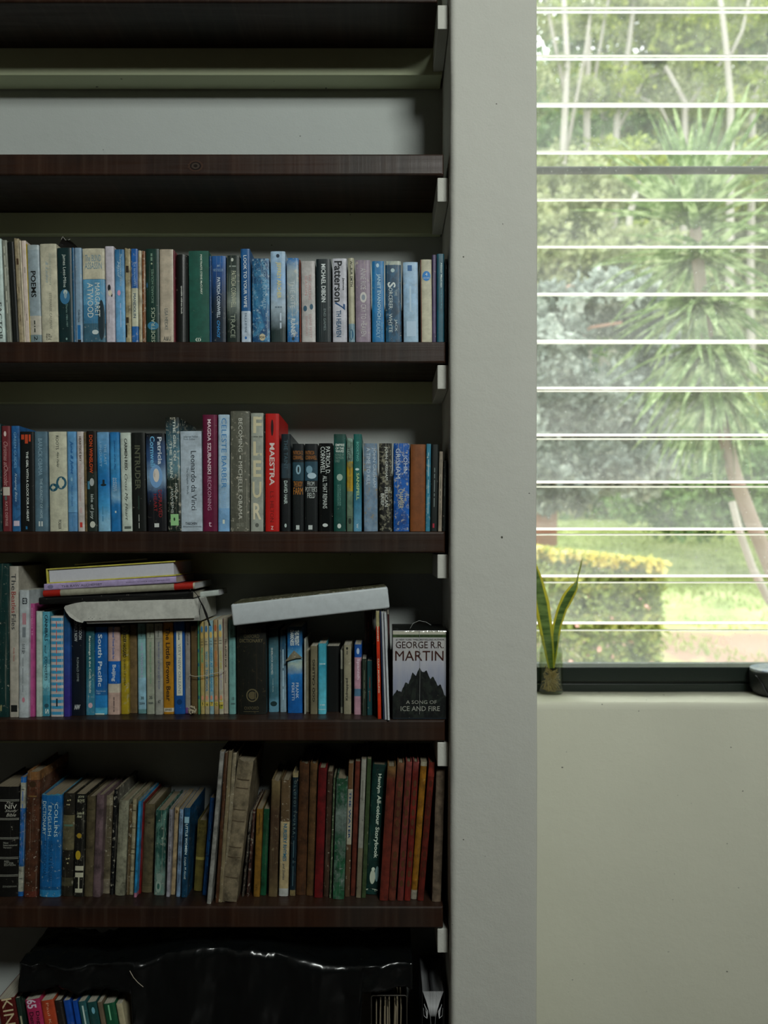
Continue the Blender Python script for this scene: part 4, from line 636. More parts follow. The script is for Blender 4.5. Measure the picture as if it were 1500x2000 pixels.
book('D', 728, 755.5, 1493, -15, '0b2723', 'dark green hardback lettered All-colour Storybook', [('Hamlyn', '98a294', .38, .68, .07, .22, 'b'), ('All-colour Storybook', '98a294', .38, .75, .235, .72, 'b'), ('@', '8c9484', .25, .65, .81, .92), ('@', '5f7a7a', .62, .9, .78, .9), ('@', '98a294', .35, .6, .79, .82), ('@', '8c9484', .02, .9, .955, .975), ('@', '0b2723', .1, .8, .96, .975)], base=1748, hard=True, wear=.03, D=.15)
red = [(0, '5a3420')]
book('D', 757, 774, 1497, -16, [(0, '5a4426'), (.12, '4a1d14'), (.9, '501e16')], 'dark red cloth book with a tan top right of the storybook', base=1760, hard=True, rnd=.12, wear=.08, D=.15, wc='6a4a2a', ext='soft')
for a, bb, yt, dx, c, de in ((776.3, 790.5, 1490, -18, '4c241a', 'brownish red cloth book, second of the dark red set'), (793, 805.5, 1488, -17.5, '54241f', 'faded red cloth book, third of the dark red set'), (807, 819, 1488, -17.5, '551913', 'slim red cloth book left of the ochre one')):
    book('D', a, bb, yt, dx, [(0, '553a28' if a < 780 else '6a3430'), (.1, c)], de, [('@', '3a2414', .25, .8, v, v+.05) for v in (.13, .2, .27, .34, .41, .48, .64, .71, .78, .85)], base=1760, rnd=.15, hard=True, wear=.06, D=.15, wc='6a3a2a', ext='soft')
book('D', 822, 834.5, 1488, -20, [(0, '84806c'), (.03, '6f4a12'), (.93, '7a7668')], 'ochre yellow cloth book among the red ones', base=1757, rnd=.2, wear=.1, D=.15, wc='9a8a5a')
book('D', 838, 850.5, 1489, -23, [(0, '5c2018'), (.1, '47160f')], 'dark red cloth book right of the ochre one', [('@', '33160c', .25, .8, v, v+.05) for v in (.13, .2, .27, .34, .41, .5, .64, .71, .78)], base=1760, rnd=.15, hard=True, wear=.06, D=.15, wc='6a3a2a')
book('D', 845, 852, 1512, -9, '33301e', 'thin olive booklet set back beside the last grey brown book', base=.1, D=.08, cat='booklet', name='booklet')
book('D', 852.5, 870, 1500, -9, '55493c', 'grey brown cloth book nearest the pillar', base=1762, rag=.006, hard=True, rnd=.12, wear=.06, D=.14, wc='7a6a58', pm=M_PAGEO)
# ---- lowest row, leaning right
F = [(-8, 27, 1948, 'dark red book with large cream capitals cut by the frame', '3c0e0c', [('KINGDOM', '8f8468', .25, .85, .0, .9)]),
     (29, 38, 1949, 'thin black and green book right of the dark red one', '12201a', [('#', '77755f', .4, .8, .2, .9)]),
     (47, 76, 1950, 'magenta paperback with fat white letters', '7a1c3c', [('65', 'a59aa5', .1, .75, .0, .1, 'bd'), ('Dogs &', '2a0c16', .55, .85, .14, .4, 'b'), ('Demons', '2a0c16', .15, .45, .14, .4, 'b')]),
     (78, 103, 1952, 'orange red paperback beside the magenta one', '80301a', [('Paul Kemal', 'a5806a', .4, .6, .03, .45)]),
     (105, 119, 1953, 'dark filler for the shaded gap left of two blue books', '1a1614', []),  # dark filler added where there is only a shaded gap
     (122, 136, 1953, 'royal blue slim book, left one of a pair', '0d3272', []),
     (140, 149.5, 1954, 'royal blue slim book, right one of a pair', '0c3478', []),
     (151, 166, 1955, 'teal patterned paperback with white brush letters', '1a3f42', [('WILD', '8a9a94', .3, .8, .05, .5, 'bd')]),
     (168, 187, 1956, 'dark teal paperback with a pale blue mark', '10302f', [('@', '4f7a86', .4, .75, .06, .14)]),
     (189, 198.5, 1957, 'thin beige book right of the dark teal ones', '4f4436', []),
     (200, 223, 1958, 'green to blue paperback with a curly title', '0f3a26', [('Sweet', '5a8a6a', .3, .6, .02, .2, 'i')]),
     (225.5, 238, 1960, 'cream cloth book at the right end of the group', '7d775f', [])]
for x0, x1, yt, de, c, pr in F:
    book('F', x0, x1, yt, 30+random.uniform(-.8, .8), c, de, pr, D=.14, wear=.1)

# ================================================================== loose things on the shelves
def zpx(py, s=0.0): return 1.5-(py-1060)/1000*(1+s/1.6)
def xpx(px, s=0.0): return (px-750)/1000*(1+s/1.6)
M_WB = m_cover('9a9b94', 1.9, wear=.08, mott=.25, seed=3, wc='6a6a60'); M_WB2 = m_cover('8e9496', 2.1, wear=.02, mott=.12, seed=4, streak=False)
# torn black jacket flap above the dark green hardback
s = .035; b = MB(); pts = [(114, 484), (117, 476), (124, 463), (128, 470), (134, 471), (142, 474), (150, 481), (154, 486)]
n = len(pts); b.add([(xpx(x, s), .03+.004*math.sin(i), zpx(y, s)) for i, (x, y) in enumerate(pts)]+[(xpx(x, s), .0315+.004*math.sin(i), zpx(y, s)) for i, (x, y) in enumerate(pts)], [tuple(range(n)), tuple(range(2*n-1, n-1, -1))]+[(i, (i+1) % n, n+(i+1) % n, n+i) for i in range(n)])
o = b.build('jacket_flap', m_cover('12100f', 1.2, wear=.05, seed=5)); 
host = [q for q in COL.objects if q.name.startswith('book') and 'torn jacket flap' in q.get('label', '')][0]
bpy.context.view_layer.update(); o.parent = host; o.matrix_parent_inverse = host.matrix_world.inverted()
e = MB(); e.tube([(xpx(x, s), .029, zpx(y, s)) for x, y in ((122, 470), (125, 464), (130, 471), (136, 471), (139, 469))], .0005, 5); q = e.build('torn_edge', m_flat('torn_paper', (.5, .5, .45)), host); q.matrix_parent_inverse = host.matrix_world.inverted()
# folded paper tag on the blue cloud paperback
host = [q for q in COL.objects if 'folded paper tag' in q.get('label', '')][0]
b = MB(); b.add([(-.019, -.004, .106), (-.001, -.006, .128), (.0165, -.003, .112), (.004, -.005, .112), (-.019, -.0035, .105), (-.001, -.0052, .1265), (.0165, -.0022, .1115), (.004, -.0044, .1115)], [(0, 1, 2, 3), (7, 6, 5, 4), (0, 4, 5, 1), (1, 5, 6, 2), (2, 6, 7, 3), (3, 7, 4, 0)])
b.build('paper_tag', m_cover('5a5646', 2.2, seed=8), host)
# tied bundle of children books: brown, green, five picture spines, with a string around
bun = [(372, 384.5, 1222, 1, '4a3c24', 'brown paper covered book at the left of the tied bundle', []),
       (385.3, 389.3, 1213, 1.5, '3f7050', 'thin green picture book in the tied bundle', [('@', '1a4a5a', .1, .9, v, v+.04) for v in (.1, .3, .45, .6, .8)]),
       (390, 397.7, 1214, 2, '8a7c4c', 'cream picture book lettered WELL DONE, tied bundle', [('WELL DONE', '2f7a5a', .3, .8, .28, .44, 'b'), ('NODDY', 'a0662a', .3, .8, .46, .64, 'b'), ('5', K_, .35, .75, .875, .905, 'bh')]),
       (398.3, 406.7, 1213, 2, '8d8568', 'picture book with bold teal letters and a 6, tied bundle', [('NODDY GOES', '1a6a80', .25, .85, .33, .5, 'b'), ('TO SCHOOL', '205a78', .25, .85, .52, .76, 'b'), ('6', K_, .35, .75, .88, .91, 'bh')]),
       (407.3, 415.7, 1212, 2, '6f8c90', 'pale blue picture book numbered 7 in the tied bundle', [('NODDY AT', '1f6a90', .3, .8, .29, .5, 'b'), ('THE SEASIDE', '246a8a', .3, .8, .52, .76, 'b'), ('7', K_, .35, .75, .87, .9, 'bh')]),
       (416.3, 424.7, 1211, 2, '857050', 'tan picture book numbered 12 in the tied bundle', [('NODDY AND', 'a0561f', .3, .8, .33, .5, 'b'), ('HIS BUS', '7a6a2a', .3, .8, .52, .7, 'b'), ('12', K_, .2, .85, .88, .91, 'bh')]),
       (425.3, 434.3, 1210, 2.5, '94917e', 'white picture book numbered 17 in the tied bundle', [('NODDY AND', '8f8a3a', .3, .8, .33, .52, 'b'), ('THE ZOO', '7f7a8a', .3, .8, .54, .74, 'b'), ('@', '8a8a2c', .15, .85, .82, .86), ('#', '8a8a2c', .05, .95, .9, .945), ('17', K_, .2, .8, .905, .94, 'bh')])]
for i, (a, bb, yt, dx, c, de, pr) in enumerate(bun):
    ex = [] if i < 2 else [('@', ['2f5f80', '2a5070', '3a6f95', '8a4a2a', '4a7a8c'][i-2], .2, .8, .05, .12), ('@', 'a08a50', .15, .85, .12, .19), ('#', '2a2c2a', .2, .8, .22, .225), ('#', '2a2c2a', .15, .85, .25, .255), ('@', 'a5705a', .2, .8, .8, .85), ('#', '9a8a40', .05, .95, .87, .915)]
    o = book('C', a, bb, yt, dx, c, de, ex+pr, base=1395, D=.115, wear=.08, rag=.002 if i == 0 else 0)
    o.name = 'book'; o['group'] = 'books on the third filled shelf'
b = MB(); zz = zpx(1318, .05); xa, xb_ = xpx(373, .05)-.0015, xpx(436.3, .05)+.001
yy = .0445
b.tube([(xa-.001, yy+.10, zz), (xa-.001, yy+.02, zz), (xa, yy, zz), (xa+.012, yy-.002, zz-.002), (xpx(397, .05), yy-.0015, zz-.001), (xpx(420, .05), yy-.0015, zz+.004), (xb_-.003, yy-.0015, zz+.007), (xb_+.0005, yy+.003, zz+.008), (xb_+.0005, yy+.1, zz+.006)], .0006, 6)
tag(b.build('string', m_flat('pale_string', (.5, .47, .38), .9)), 'pale string tied around the bundle of picture books', 'string')
b = MB(); rr = random.Random(4); cx_, cz_ = xpx(377, .045), ZS['C']+.012
for k in range(26):
    a = rr.uniform(0, 6.28); b.tube([(cx_, .038, cz_), (cx_+.006*math.cos(a), .034+rr.uniform(-.002, .004), cz_+.006*math.sin(a)), (cx_+.0085*math.cos(a+.7), .036, max(ZS['C']+.001, cz_+.0085*math.sin(a+.7)))], .0009, 5)
tag(b.build('string_tassel', m_flat('frayed_string', (.45, .4, .28), .9)), 'frayed beige tassel at the foot of the tied bundle', 'tassel')
# ---- lying pile, left: white jacketed box-like book with curled flap
def lying(name, px0, px1, pyb, th, s, D, tilt, label, cat, builder, yaw=0):
    r = empty(name, (xpx(px0, s), s, zpx(pyb, s)), (0, -R(tilt), R(yaw))); tag(r, label, cat, 'things lying on top of the third book row')
    builder(r, (px1-px0)/1000*(1+s/1.6), th, D); return r
def b_white(r, W, T, D):
    b = MB(); k = 8; prof = [(0, T)] + [(0.0+.010*(1-math.cos(R(90*i/k))), .010-.010*math.sin(R(90*i/k))) for i in range(k+1)]
    pr = [(D, T), (0, T), (0, .012), (.001, .008), (.005, .0015), (.012, 0), (D, 0)]
    n = len(pr); x0, x1 = .0, W
    b.add([(x0, y, z) for y, z in pr]+[(x1, y, z) for y, z in pr], [tuple(range(n)), tuple(range(2*n-1, n-1, -1))]+[(i, i+n, (i+1) % n+n, (i+1) % n) for i in range(n)])
    b.build('cover', M_WB, r)
    b = MB(); b.box(-.003, W-.0085, -.0018, .0, .007, T+.0006, 0, .0007); b.build('front_flap', M_WB, r)
    b = MB(); n = 16; ps = []
    for i in range(n+1):
        t = i/n; ps.append((-.0035-.0405*math.sin(min(1, t*1.15)*math.pi/2)*(1-.12*t), T*(1-t)*0.9+.003 if t < .75 else T*(1-t)*.9+.003))
    pts = [(-.0025, T+.001), (-.02, T-.001), (-.041, T-.006), (-.044, T-.010), (-.040, T-.018), (-.032, T-.028), (-.018, T-.037), (-.006, T-.040), (-.0025, T-.036)]
    n = len(pts); b.add([(x, -.002+.006*(x/-.044)**2, z) for x, z in pts]+[(x, D*.6, z) for x, z in pts], [tuple(range(n))[::-1], tuple(range(n, 2*n))]+[(i, (i+1) % n, n+(i+1) % n, n+i) for i in range(n)])
    b.build('curled_flap', M_WB, r)
    None
    for i in range(5):
        x = .006+.0035*i+(i == 4)*.008; put_patch(r, m_print('15161a', 1), x, x+.0012, .011+(i % 2)*.003, .0122+(i % 2)*.003, lambda x: -.0018, True, 'printed_emblem', .0004)
lying('book', 168, 389, 1220, .044, .012, .165, 1.6, 'thick white jacketed book with a curled flap, lying under the pile', 'book', b_white)
def hb(cov, pagem, spine_left=True, T_=.0025, prints=(), g=2):
    def f(r, W, T, D):
        mc = m_cover(cov, g, wear=.05, seed=11)
        b = MB(); b.box(0, W, 0, D, T-T_, T, 0, .0006); b.box(0, W, 0, D, 0, T_, 0, .0006); b.box(0, T_, 0, D, T_, T-T_, 0, .0003); b.build('cover', mc, r)
        b = MB(); b.box(T_+.002, W-.004, .003, D-.003, T_, T-T_, 0, .0006); b.build('pages', pagem, r)
    return f
def sp(cov, prints=(), g=2, rnd=None, pm=None):
    def f(r, W, T, D):
        o = make_book(T, W, D, m_cover(cov, g, wear=.12, seed=12), pm, prints=prints, g=g, rnd=rnd, name='tmp')
        for c in list(o.children):
            c.parent = r; c.location = (W, 0, T/2); c.rotation_euler = (0, -math.pi/2, 0)
        bpy.data.objects.remove(o)
    return f
lying('book', 76, 378, 1181, .0135, .018, .15, 2.4, 'black unlettered book lying on the white jacketed one', 'book', sp([(0, '0a0b0a')], g=1))
lying('book', 84, 381, 1166, .0125, .014, .16, 3.0, 'white and red softcover lying under the lilac one', 'book', sp([(0, '83180f'), (.11, '7d7c6c'), (.86, '83180f'), (.985, '8f8c7a')], g=1.9, rnd=.25, pm=M_PAGEW))
lying('book', 86.5, 345, 1153, .0125, .016, .15, 3.3, 'lilac paperback lettered THE RAW ALCHEMIST, lying flat', 'book', sp([(0, '8c7fa0')], [('THE RAW ALCHEMIST', '33303a', .3, .62, .13, .44), ('SHANTI ALLEN & LOUIS BENJAMIN', '33303a', .4, .56, .62, .95), ('@', '5f5a75', .2, .8, .025, .07)], g=1.9))
lying('book', 91.5, 344, 1140.5, .030, .02, .155, 3.6, 'yellow hardback lying flat, its white page block facing out', 'book', hb('9a9440', m_flat('smooth_page_block', (.62, .63, .68), .8)))
lying('booklet', 146, 288, 1104.5, .0028, .05, .09, 4.6, 'thin loose white booklet on top of the lying pile', 'booklet', sp([(0, '8c8a88')]))
lying('book', 378, 428, 1168, .011, .08, .09, 6, 'small white notebook lying at the right end of the pile', 'notebook', sp([(0, '8a918c')], pm=M_PAGEW)).name = 'notebook'
# page bundle sticking out of the softcover
# black ribbon bookmark
b = MB(); s = .004
pr = [(372, 1152), (380, 1155), (387, 1163), (392, 1174), (397, 1183), (403, 1198), (411, 1222)]; ww = [.6, .8, .9, 1.2, 1.8, 2.6, 1.4]
vs = []
for i, (x, y) in enumerate(pr): vs += [(xpx(x-ww[i]), -.004+.001*i*0, zpx(y)), (xpx(x+ww[i]), -.0048, zpx(y)), (xpx(x+ww[i]), -.0038, zpx(y)), (xpx(x-ww[i]), -.0032, zpx(y))]
b.add(vs, [q for i in range(len(pr)-1) for q in [(4*i+j, 4*i+(j+1) % 4, 4*i+4+(j+1) % 4, 4*i+4+j) for j in range(4)]]+[(0, 1, 2, 3), (27, 26, 25, 24)])
b.tube([(xpx(394), -.0042, zpx(1178)), (xpx(391), -.0045, zpx(1190)), (xpx(390), -.004, zpx(1201))], .0005, 5)
b.tube([(xpx(372), -.0038, zpx(1152)), (xpx(371), .01, zpx(1150.5)), (xpx(371), .06, zpx(1152))], .0007, 5)
tag(b.build('ribbon_bookmark', m_flat('black_ribbon', (.01, .01, .01), .5)), 'black ribbon bookmark hanging down from the lying pile', 'bookmark')
# ---- white box-like book lying tilted on the right
def b_box(r, W, T, D):
    b = MB(); bm = bmesh.new(); bmesh.ops.create_cube(bm, size=1)
    for v in bm.verts: v.co = Vector((v.co.x*W+W/2, v.co.y*D+D/2, v.co.z*T+T/2))
    bmesh.ops.bevel(bm, geom=[e for e in bm.edges], offset=.004, segments=4, affect='EDGES', profile=.5)
    bm.verts.index_update(); b.add([v.co[:] for v in bm.verts], [[v.index for v in f.verts] for f in bm.faces]); bm.free()
    b.build('cover', M_WB2, r, True)
    b = MB(); b.box(.006, W-.003, .002, D-.004, T, T+.0016, 0, .0004); b.build('worn_top_board', m_cover('3c3c24', 1.5, wear=.5, seed=14), r)
lying('book', 455, 764, 1223, .043, .008, .13, 6.3, 'thick white box like book tilted across the row, right side', 'book', b_box, yaw=3)
# ---- shrink wrapped paperback set with its front cover facing out
W = .105; H = .1745; D = .125
r = tag(empty('book_box_set', (xpx(819.3), .003, ZS['C']+.0003)), 'shrink wrapped paperback set facing out, SONG OF ICE AND FIRE cover', 'book set')
n = NT('photo_cover'); tc = n.n('ShaderNodeTexCoord'); sx = n.n('ShaderNodeSeparateXYZ'); n.l(tc.outputs['Generated'], sx.inputs[0])
wv = n.noise((1, 1, 1), 4, .6, sc_=40); fog = n.ramp(n.noise((70, 1, 12), 2), [(.3, lin('8d93a8', 1.6)), (.7, lin('a8abb0', 1.6))])
top = n.ramp(sx.outputs[2], [(0, lin('2a3040', 1.4)), (.45, lin('767c90', 1.5)), (.65, lin('a3a3a8', 1.6)), (.7, lin('9c988c', 1.7))])
col = n.mix(.45, top, fog); col = n.mix(n.ramp(sx.outputs[2], [(0, 0.0), (.3, 1.0)]), lin('1a2228', 1.4), col)
mcv = n.fin(n.bsdf(col, .3, .4))
b = MB(); b.box(-W/2, W/2, 0, D, 0, H, 0, .001); b.build('slipcase', m_cover('0d100e', 1.5, wear=.02, seed=15), r)
b = MB(); b.box(-W/2+.0006, W/2-.0006, -.0008, .0002, .0008, H-.0006, 0, 0); b.build('front_cover', mcv, r)
yf = lambda x: -.0008
P = lambda m_, x0, x1, z0, z1, ov=False, l=.0002, nm='printed_panel': put_patch(r, m_print(*m_), -W/2+W*x0, -W/2+W*x1, H*z0, H*z1, yf, ov, nm, l)
P(('a09f90', 1.8), .005, .995, .955, .99); P(('3c4f30', 1.6), .005, .995, .92, .952)
T_ = lambda s_, c, x0, x1, z0, z1, d='h': put_text(r, s_, m_print(c, 1.3), -W/2+W*x0, -W/2+W*x1, H*z0, H*z1, d, lambda x: -.0012)
T_('THE ACCLAIMED HBO SERIES GAME OF THRONES', '20241c', .07, .93, .928, .945); T_('#1 NEW YORK TIMES BESTSELLING AUTHOR', '3a3c40', .06, .96, .885, .905)
T_('GEORGE R.R.', '33201c', .06, .95, .80, .875); T_('MARTIN', '3c1a14', .05, .95, .66, .77)
# dark rugged hill in place of the cover figure
pts = [(.0, .02), (.0, .26), (.08, .33), (.16, .31), (.24, .42), (.3, .40), (.37, .53), (.43, .49), (.5, .58), (.56, .53), (.63, .55), (.7, .46), (.76, .48), (.84, .38), (.9, .39), (.96, .28), (.995, .26), (.995, .02)]
hp = []
for i in range(len(pts)-1):
    for k in range(6):
        t = k/6; x = pts[i][0]*(1-t)+pts[i+1][0]*t; z = pts[i][1]*(1-t)+pts[i+1][1]*t
        hp.append((x, z+(.012*mnoise.noise(Vector((x*40, z*9, 2))) if z > .03 else 0)))
hp.append(pts[-1]); mh = m_cover('15191a', 1.2, wear=.04, seed=16, art='2a332c', streak=False)
mesh('printed_panel', [(-W/2+W*min(.994, max(.006, x)), -.0011, H*z) for x, z in hp], [tuple(range(len(hp)))], mh, r)
T_('A SONG OF', '9a9c92', .25, .82, .175, .215); T_('ICE AND FIRE', '9a9c92', .15, .88, .095, .15)
# plastic film: thin, glossy, with a ruckled top and left fold
n = NT('clear_shrink_film'); tr = n.n('ShaderNodeBsdfTransparent'); gl = n.n('ShaderNodeBsdfGlossy'); gl.inputs['Roughness'].default_value = .12
bp = n.n('ShaderNodeBump'); bp.inputs['Strength'].default_value = .7; bp.inputs['Distance'].default_value = .004; n.l(n.noise((1, 1, .25), 3, sc_=55, dist=.8), bp.inputs['Height']); n.l(bp.outputs[0], gl.inputs['Normal'])
ms = n.n('ShaderNodeMixShader'); ms.inputs[0].default_value = .09; n.l(tr.outputs[0], ms.inputs[1]); n.l(gl.outputs[0], ms.inputs[2]); M_FILM = n.fin(ms)
vs = []; fs = []; NX, NZ = 28, 40
for j in range(NZ+1):
    for i in range(NX+1):
        u = i/NX; v = j/NZ; z = v*(H+.012)
        y = -.0022-.0012*abs(mnoise.noise(Vector((u*6, v*5, 1))))-.006*math.exp(-((u-.16-.05*math.sin(v*4))/.05)**2)*(1 if v < .97 else .3)
        if z > H: y += (z-H)*1.6
        vs.append((-W/2-.0005+u*(W+.001), y, min(z, H+.004+.006*math.sin(u*3.14)*(z > H))))
for j in range(NZ):
    for i in range(NX): a = j*(NX+1)+i; fs.append((a, a+1, a+NX+2, a+NX+1))
mesh('shrink_film', vs, fs, M_FILM, r, smooth=True)
b = MB(); b.tube([(-.018, .012, H+.002), (-.012, .015, H+.012), (0, .018, H+.017), (.014, .02, H+.014), (.024, .02, H+.008)], .0004, 5); b.tube([(0, -.003, H), (.001, -.0035, H*.6), (0, -.003, .01)], .00025, 5); b.build('film_seam', m_flat('film_seam_plastic', (.4, .42, .4), .2), r)
# ---- black plastic bag lying over the lowest books
vs = []; fs = []; NX, NY = 150, 26
M_BAG = m_flat('black_plastic_film', (.004, .005, .005), .22, .5)
bx0, bx1 = xpx(32), xpx(806)
for i in range(NX+1):
    u = i/NX; x = bx0+(bx1-bx0)*u
    top = zpx(1885-18*math.exp(-((u-.5)/.2)**2)+10*math.sin(u*9))
    for j in range(NY+1):
        t = j/NY
        if t < .35: lo = zpx(1952)+.012-(.10 if .29 < u < .87 else 0)-.004*math.sin(u*50); y = .012+.004*math.sin(u*40); z = lo+(top-lo)*t/.35  # middle of the drape lengthened so its black stands for the dark space below
        else: y = .012+(t-.35)/.65*.16; z = top+.004*math.sin(u*25+t*8)
        w = .006*mnoise.noise(Vector((x*22, y*60, z*30)))+.003*mnoise.noise(Vector((x*80, y*140, z*90)))
        y += w*1.2; z += w; vs.append((x, max(y, .004), z))
for i in range(NX):
    for j in range(NY): a = i*(NY+1)+j; fs.append((a, a+NY+1, a+NY+2, a+1))
bag = mesh('plastic_bag', vs, fs, M_BAG, smooth=True); so = bag.modifiers.new('thickness', 'SOLIDIFY'); so.thickness = .0006
tag(bag, 'crumpled black plastic bag spread over the lowest books', 'bag')
b = MB(); b.tube([(xpx(254), -.002, zpx(1895)), (xpx(262), -.004, zpx(1907)), (xpx(270), -.003, zpx(1917)), (xpx(280), -.001, zpx(1927))], .0006, 6)
tag(b.build('thread', m_flat('loose_pale_thread', (.5, .45, .35))), 'loose pale thread hanging on the black bag', 'thread')
# ---- document box with old papers, and a folder full of paper, at the lowest right
r = tag(empty('document_box', (xpx(760, .02), .02, ZS['F']+.0003)), 'dark open document box with yellowed papers on the lowest shelf', 'box')
mk = m_flat('dark_card', (.012, .012, .011), .6); Hh = zpx(1944, .02)-ZS['F']
b = MB()
for x in (-.036, .034): b.box(x, x+.002, 0, .14, 0, Hh, 0, .0006)
b.box(-.036, .036, .137, .14, 0, Hh, 0, .0006); b.box(-.036, .036, 0, .14, 0, .002, 0, .0005); b.build('case', mk, r)
b = MB(); b.tube([(-.035, -.001, 0.003), (-.035, -.001, Hh-.003), (-.032, -.001, Hh), (.032, -.001, Hh), (.035, -.001, Hh-.003), (.035, -.001, 0.003)], .0012, 8); b.build('front_rim', m_flat('worn_rim', (.05, .045, .035), .5), r, True)
b = MB(); rr = random.Random(9)
for k in range(14):
    x = -.026+.0035*k; hh = Hh-.015-rr.uniform(0, .02); l = rr.uniform(-.004, .006); b.add([(x, .004, .003), (x+.0022, .004, .003), (x+.0022+l, .006, hh), (x+l, .006, hh), (x, .12, .003), (x+.0022, .12, .003), (x+.0022+l, .12, hh), (x+l, .12, hh)], [(0, 1, 2, 3), (7, 6, 5, 4), (3, 2, 6, 7), (0, 3, 7, 4), (1, 5, 6, 2)])
tag(b.build('papers', M_PAGEO, r), kind='stuff')
r = tag(empty('paper_folder', (xpx(846, .01), .01, ZS['F']+.0003)), 'bulging folder of fanned white papers beside the pillar on the lowest shelf', 'folder')
Hh = zpx(1936, .01)-ZS['F']; b = MB(); b.box(-.022, -.0208, 0, .14, 0, Hh+.004, 0, .0003); b.box(.0208, .022, 0, .14, 0, Hh, 0, .0003); b.box(-.022, .022, .138, .14, 0, Hh, 0, .0003); b.build('card_cover', mk, r)
b = MB()
for k in range(26):
    u = k/25*2-1; P = []
    for j in range(12):
        t = j/11; z = .003+t*(Hh-.005); f = abs(t-.68)/.32 if t > .68 else max(0, (.68-t)/.68*.25)
        x = u*(.0035+.0165*min(1, f)**1.4) if t > .68 else u*(.0035+.003*f)
        P.append((x, z))
    o_ = len(b.v); th = .0004
    for x, z in P: b.v += [(x-th, .003, z), (x+th, .003, z), (x+th, .13, z), (x-th, .13, z)]
    for j in range(11):
        for q in range(4): a = o_+4*j; b.f.append((a+q, a+(q+1) % 4, a+4+(q+1) % 4, a+4+q)); b.mi.append(0)
for sx_ in (-1, 1):
    for q in range(3):
        b.tube([(sx_*.017, .004+q*.002, Hh-.03), (sx_*(.010+q*.002), .002+q*.002, Hh-.042), (sx_*.012, .002, Hh-.055), (sx_*.018, .003, Hh-.05), (sx_*.019, .003, Hh-.035)], .0006, 5)
tag(b.build('papers', M_PAGEW, r), kind='stuff')

# ================================================================== on the window sill
def at(px, py, d): return Vector(((px-750)*d/1600, d-CAMD, CAMZ-(py-1060)*d/1600))
n = NT('clear_jar_glass'); tr = n.n('ShaderNodeBsdfTransparent'); tr.inputs[0].default_value = (.93, .96, .93, 1); gl = n.n('ShaderNodeBsdfGlossy'); gl.inputs['Roughness'].default_value = .02
lw = n.n('ShaderNodeLayerWeight'); lw.inputs[0].default_value = .35
ms = n.n('ShaderNodeMixShader'); n.l(n.ramp(lw.outputs['Facing'], [(0, .04), (.6, .12), (1, .6)]), ms.inputs[0]); n.l(tr.outputs[0], ms.inputs[1]); n.l(gl.outputs[0], ms.inputs[2]); M_JAR = n.fin(ms)
n = NT('murky_water'); p = n.n('ShaderNodeBsdfTransparent'); p.inputs[0].default_value = (.92, .92, .78, 1); M_WAT = n.fin(p)
jx, jy = .4635, .675
jar = tag(empty('glass_jar', (jx, jy, SILL+.0005)), 'clear glass jar of water with roots on the window sill', 'jar')
b = MB(); b.lathe([(.0, .001), (.030, .001), (.0335, .006), (.0335, .115), (.0325, .124), (.0285, .134), (.0285, .140), (.0295, .142), (.0295, .160), (.0285, .162), (.0270, .160), (.0268, .140), (.0300, .122), (.0315, .112), (.0315, .008), (.0, .006)], 40)
b.build('glass_body', M_JAR, jar, True)
b = MB(); b.lathe([(0, .0065), (.0312, .0085), (.0312, .112), (0, .112)], 32); b.build('water', M_WAT, jar, True)
b = MB()
for q in (.146, .154): b.tube([(.0297*math.cos(R(a)), .0297*math.sin(R(a)), q) for a in range(0, 361, 15)], .0008, 5)
b.build('rim_thread', M_JAR, jar, True)
pl = tag(empty('snake_plant', (jx, jy, SILL+.01)), 'snake plant cutting with yellow edged leaves standing in the jar', 'plant')
def m_snake():
    n = NT('snake_plant_leaf'); at_ = n.n('ShaderNodeAttribute'); at_.attribute_name = 'edge'
    bd = n.noise((9, 9, 60), 3, .6); c = n.ramp(bd, [(.4, lin((.09, .17, .04))), (.6, lin((.24, .36, .10)))])
    c = n.mix(n.ramp(at_.outputs['Fac'], [(.55, 0.0), (.66, 1.0)]), c, lin((.75, .70, .08)))
    p = n.bsdf(c, .4, .4); t = n.n('ShaderNodeBsdfTranslucent'); n.l(c, t.inputs[0])
    m_ = n.n('ShaderNodeMixShader'); m_.inputs[0].default_value = .35; n.l(p.outputs[0], m_.inputs[1]); n.l(t.outputs[0], m_.inputs[2]); return n.fin(m_)
M_SN = m_snake()
def leaf(pts, par):
    """pts: (px, py, halfwidth px, lean)"""
    vs = []; fs = []; ed = []; d = jy+CAMD; N = 26
    P = np.array(pts, float); t = np.linspace(0, len(P)-1, N+1)
    I = [np.interp(t, range(len(P)), P[:, k]) for k in range(P.shape[1])]
    for i in range(N+1):
        c = at(I[0][i], I[1][i], d) - Vector((jx, jy, SILL+.01)); hw = 1.18*I[2][i]*d/1600
        c.y = I[3][i]; dx = I[0][min(i+1, N)]-I[0][max(i-1, 0)]; dz = -(I[1][min(i+1, N)]-I[1][max(i-1, 0)]); L = math.hypot(dx, dz); nx, nz = dz/L, -dx/L
        for side in (0, 1):
            for k in range(7):
                u = k/6*2-1; yy = c.y+.004*u*u*(hw/.012)+(.0012 if side else 0)*(1-abs(u)*.8)
                vs.append((c.x+nx*hw*u, yy, c.z+nz*hw*u)); ed.append(abs(u))
    for i in range(N):
        for side in (0, 1):
            for k in range(6):
                a = i*14+side*7+k; q = (a, a+1, a+15, a+14); fs.append(q if not side else q[::-1])
        for k in (0, 6): a = i*14+k; fs.append((a, a+7, a+21, a+14) if k else (a, a+14, a+21, a+7))
    o = mesh('leaf', vs, fs, M_SN, par, smooth=True)
    at_ = o.data.attributes.new('edge', 'FLOAT', 'POINT'); at_.data.foreach_set('value', ed); return o
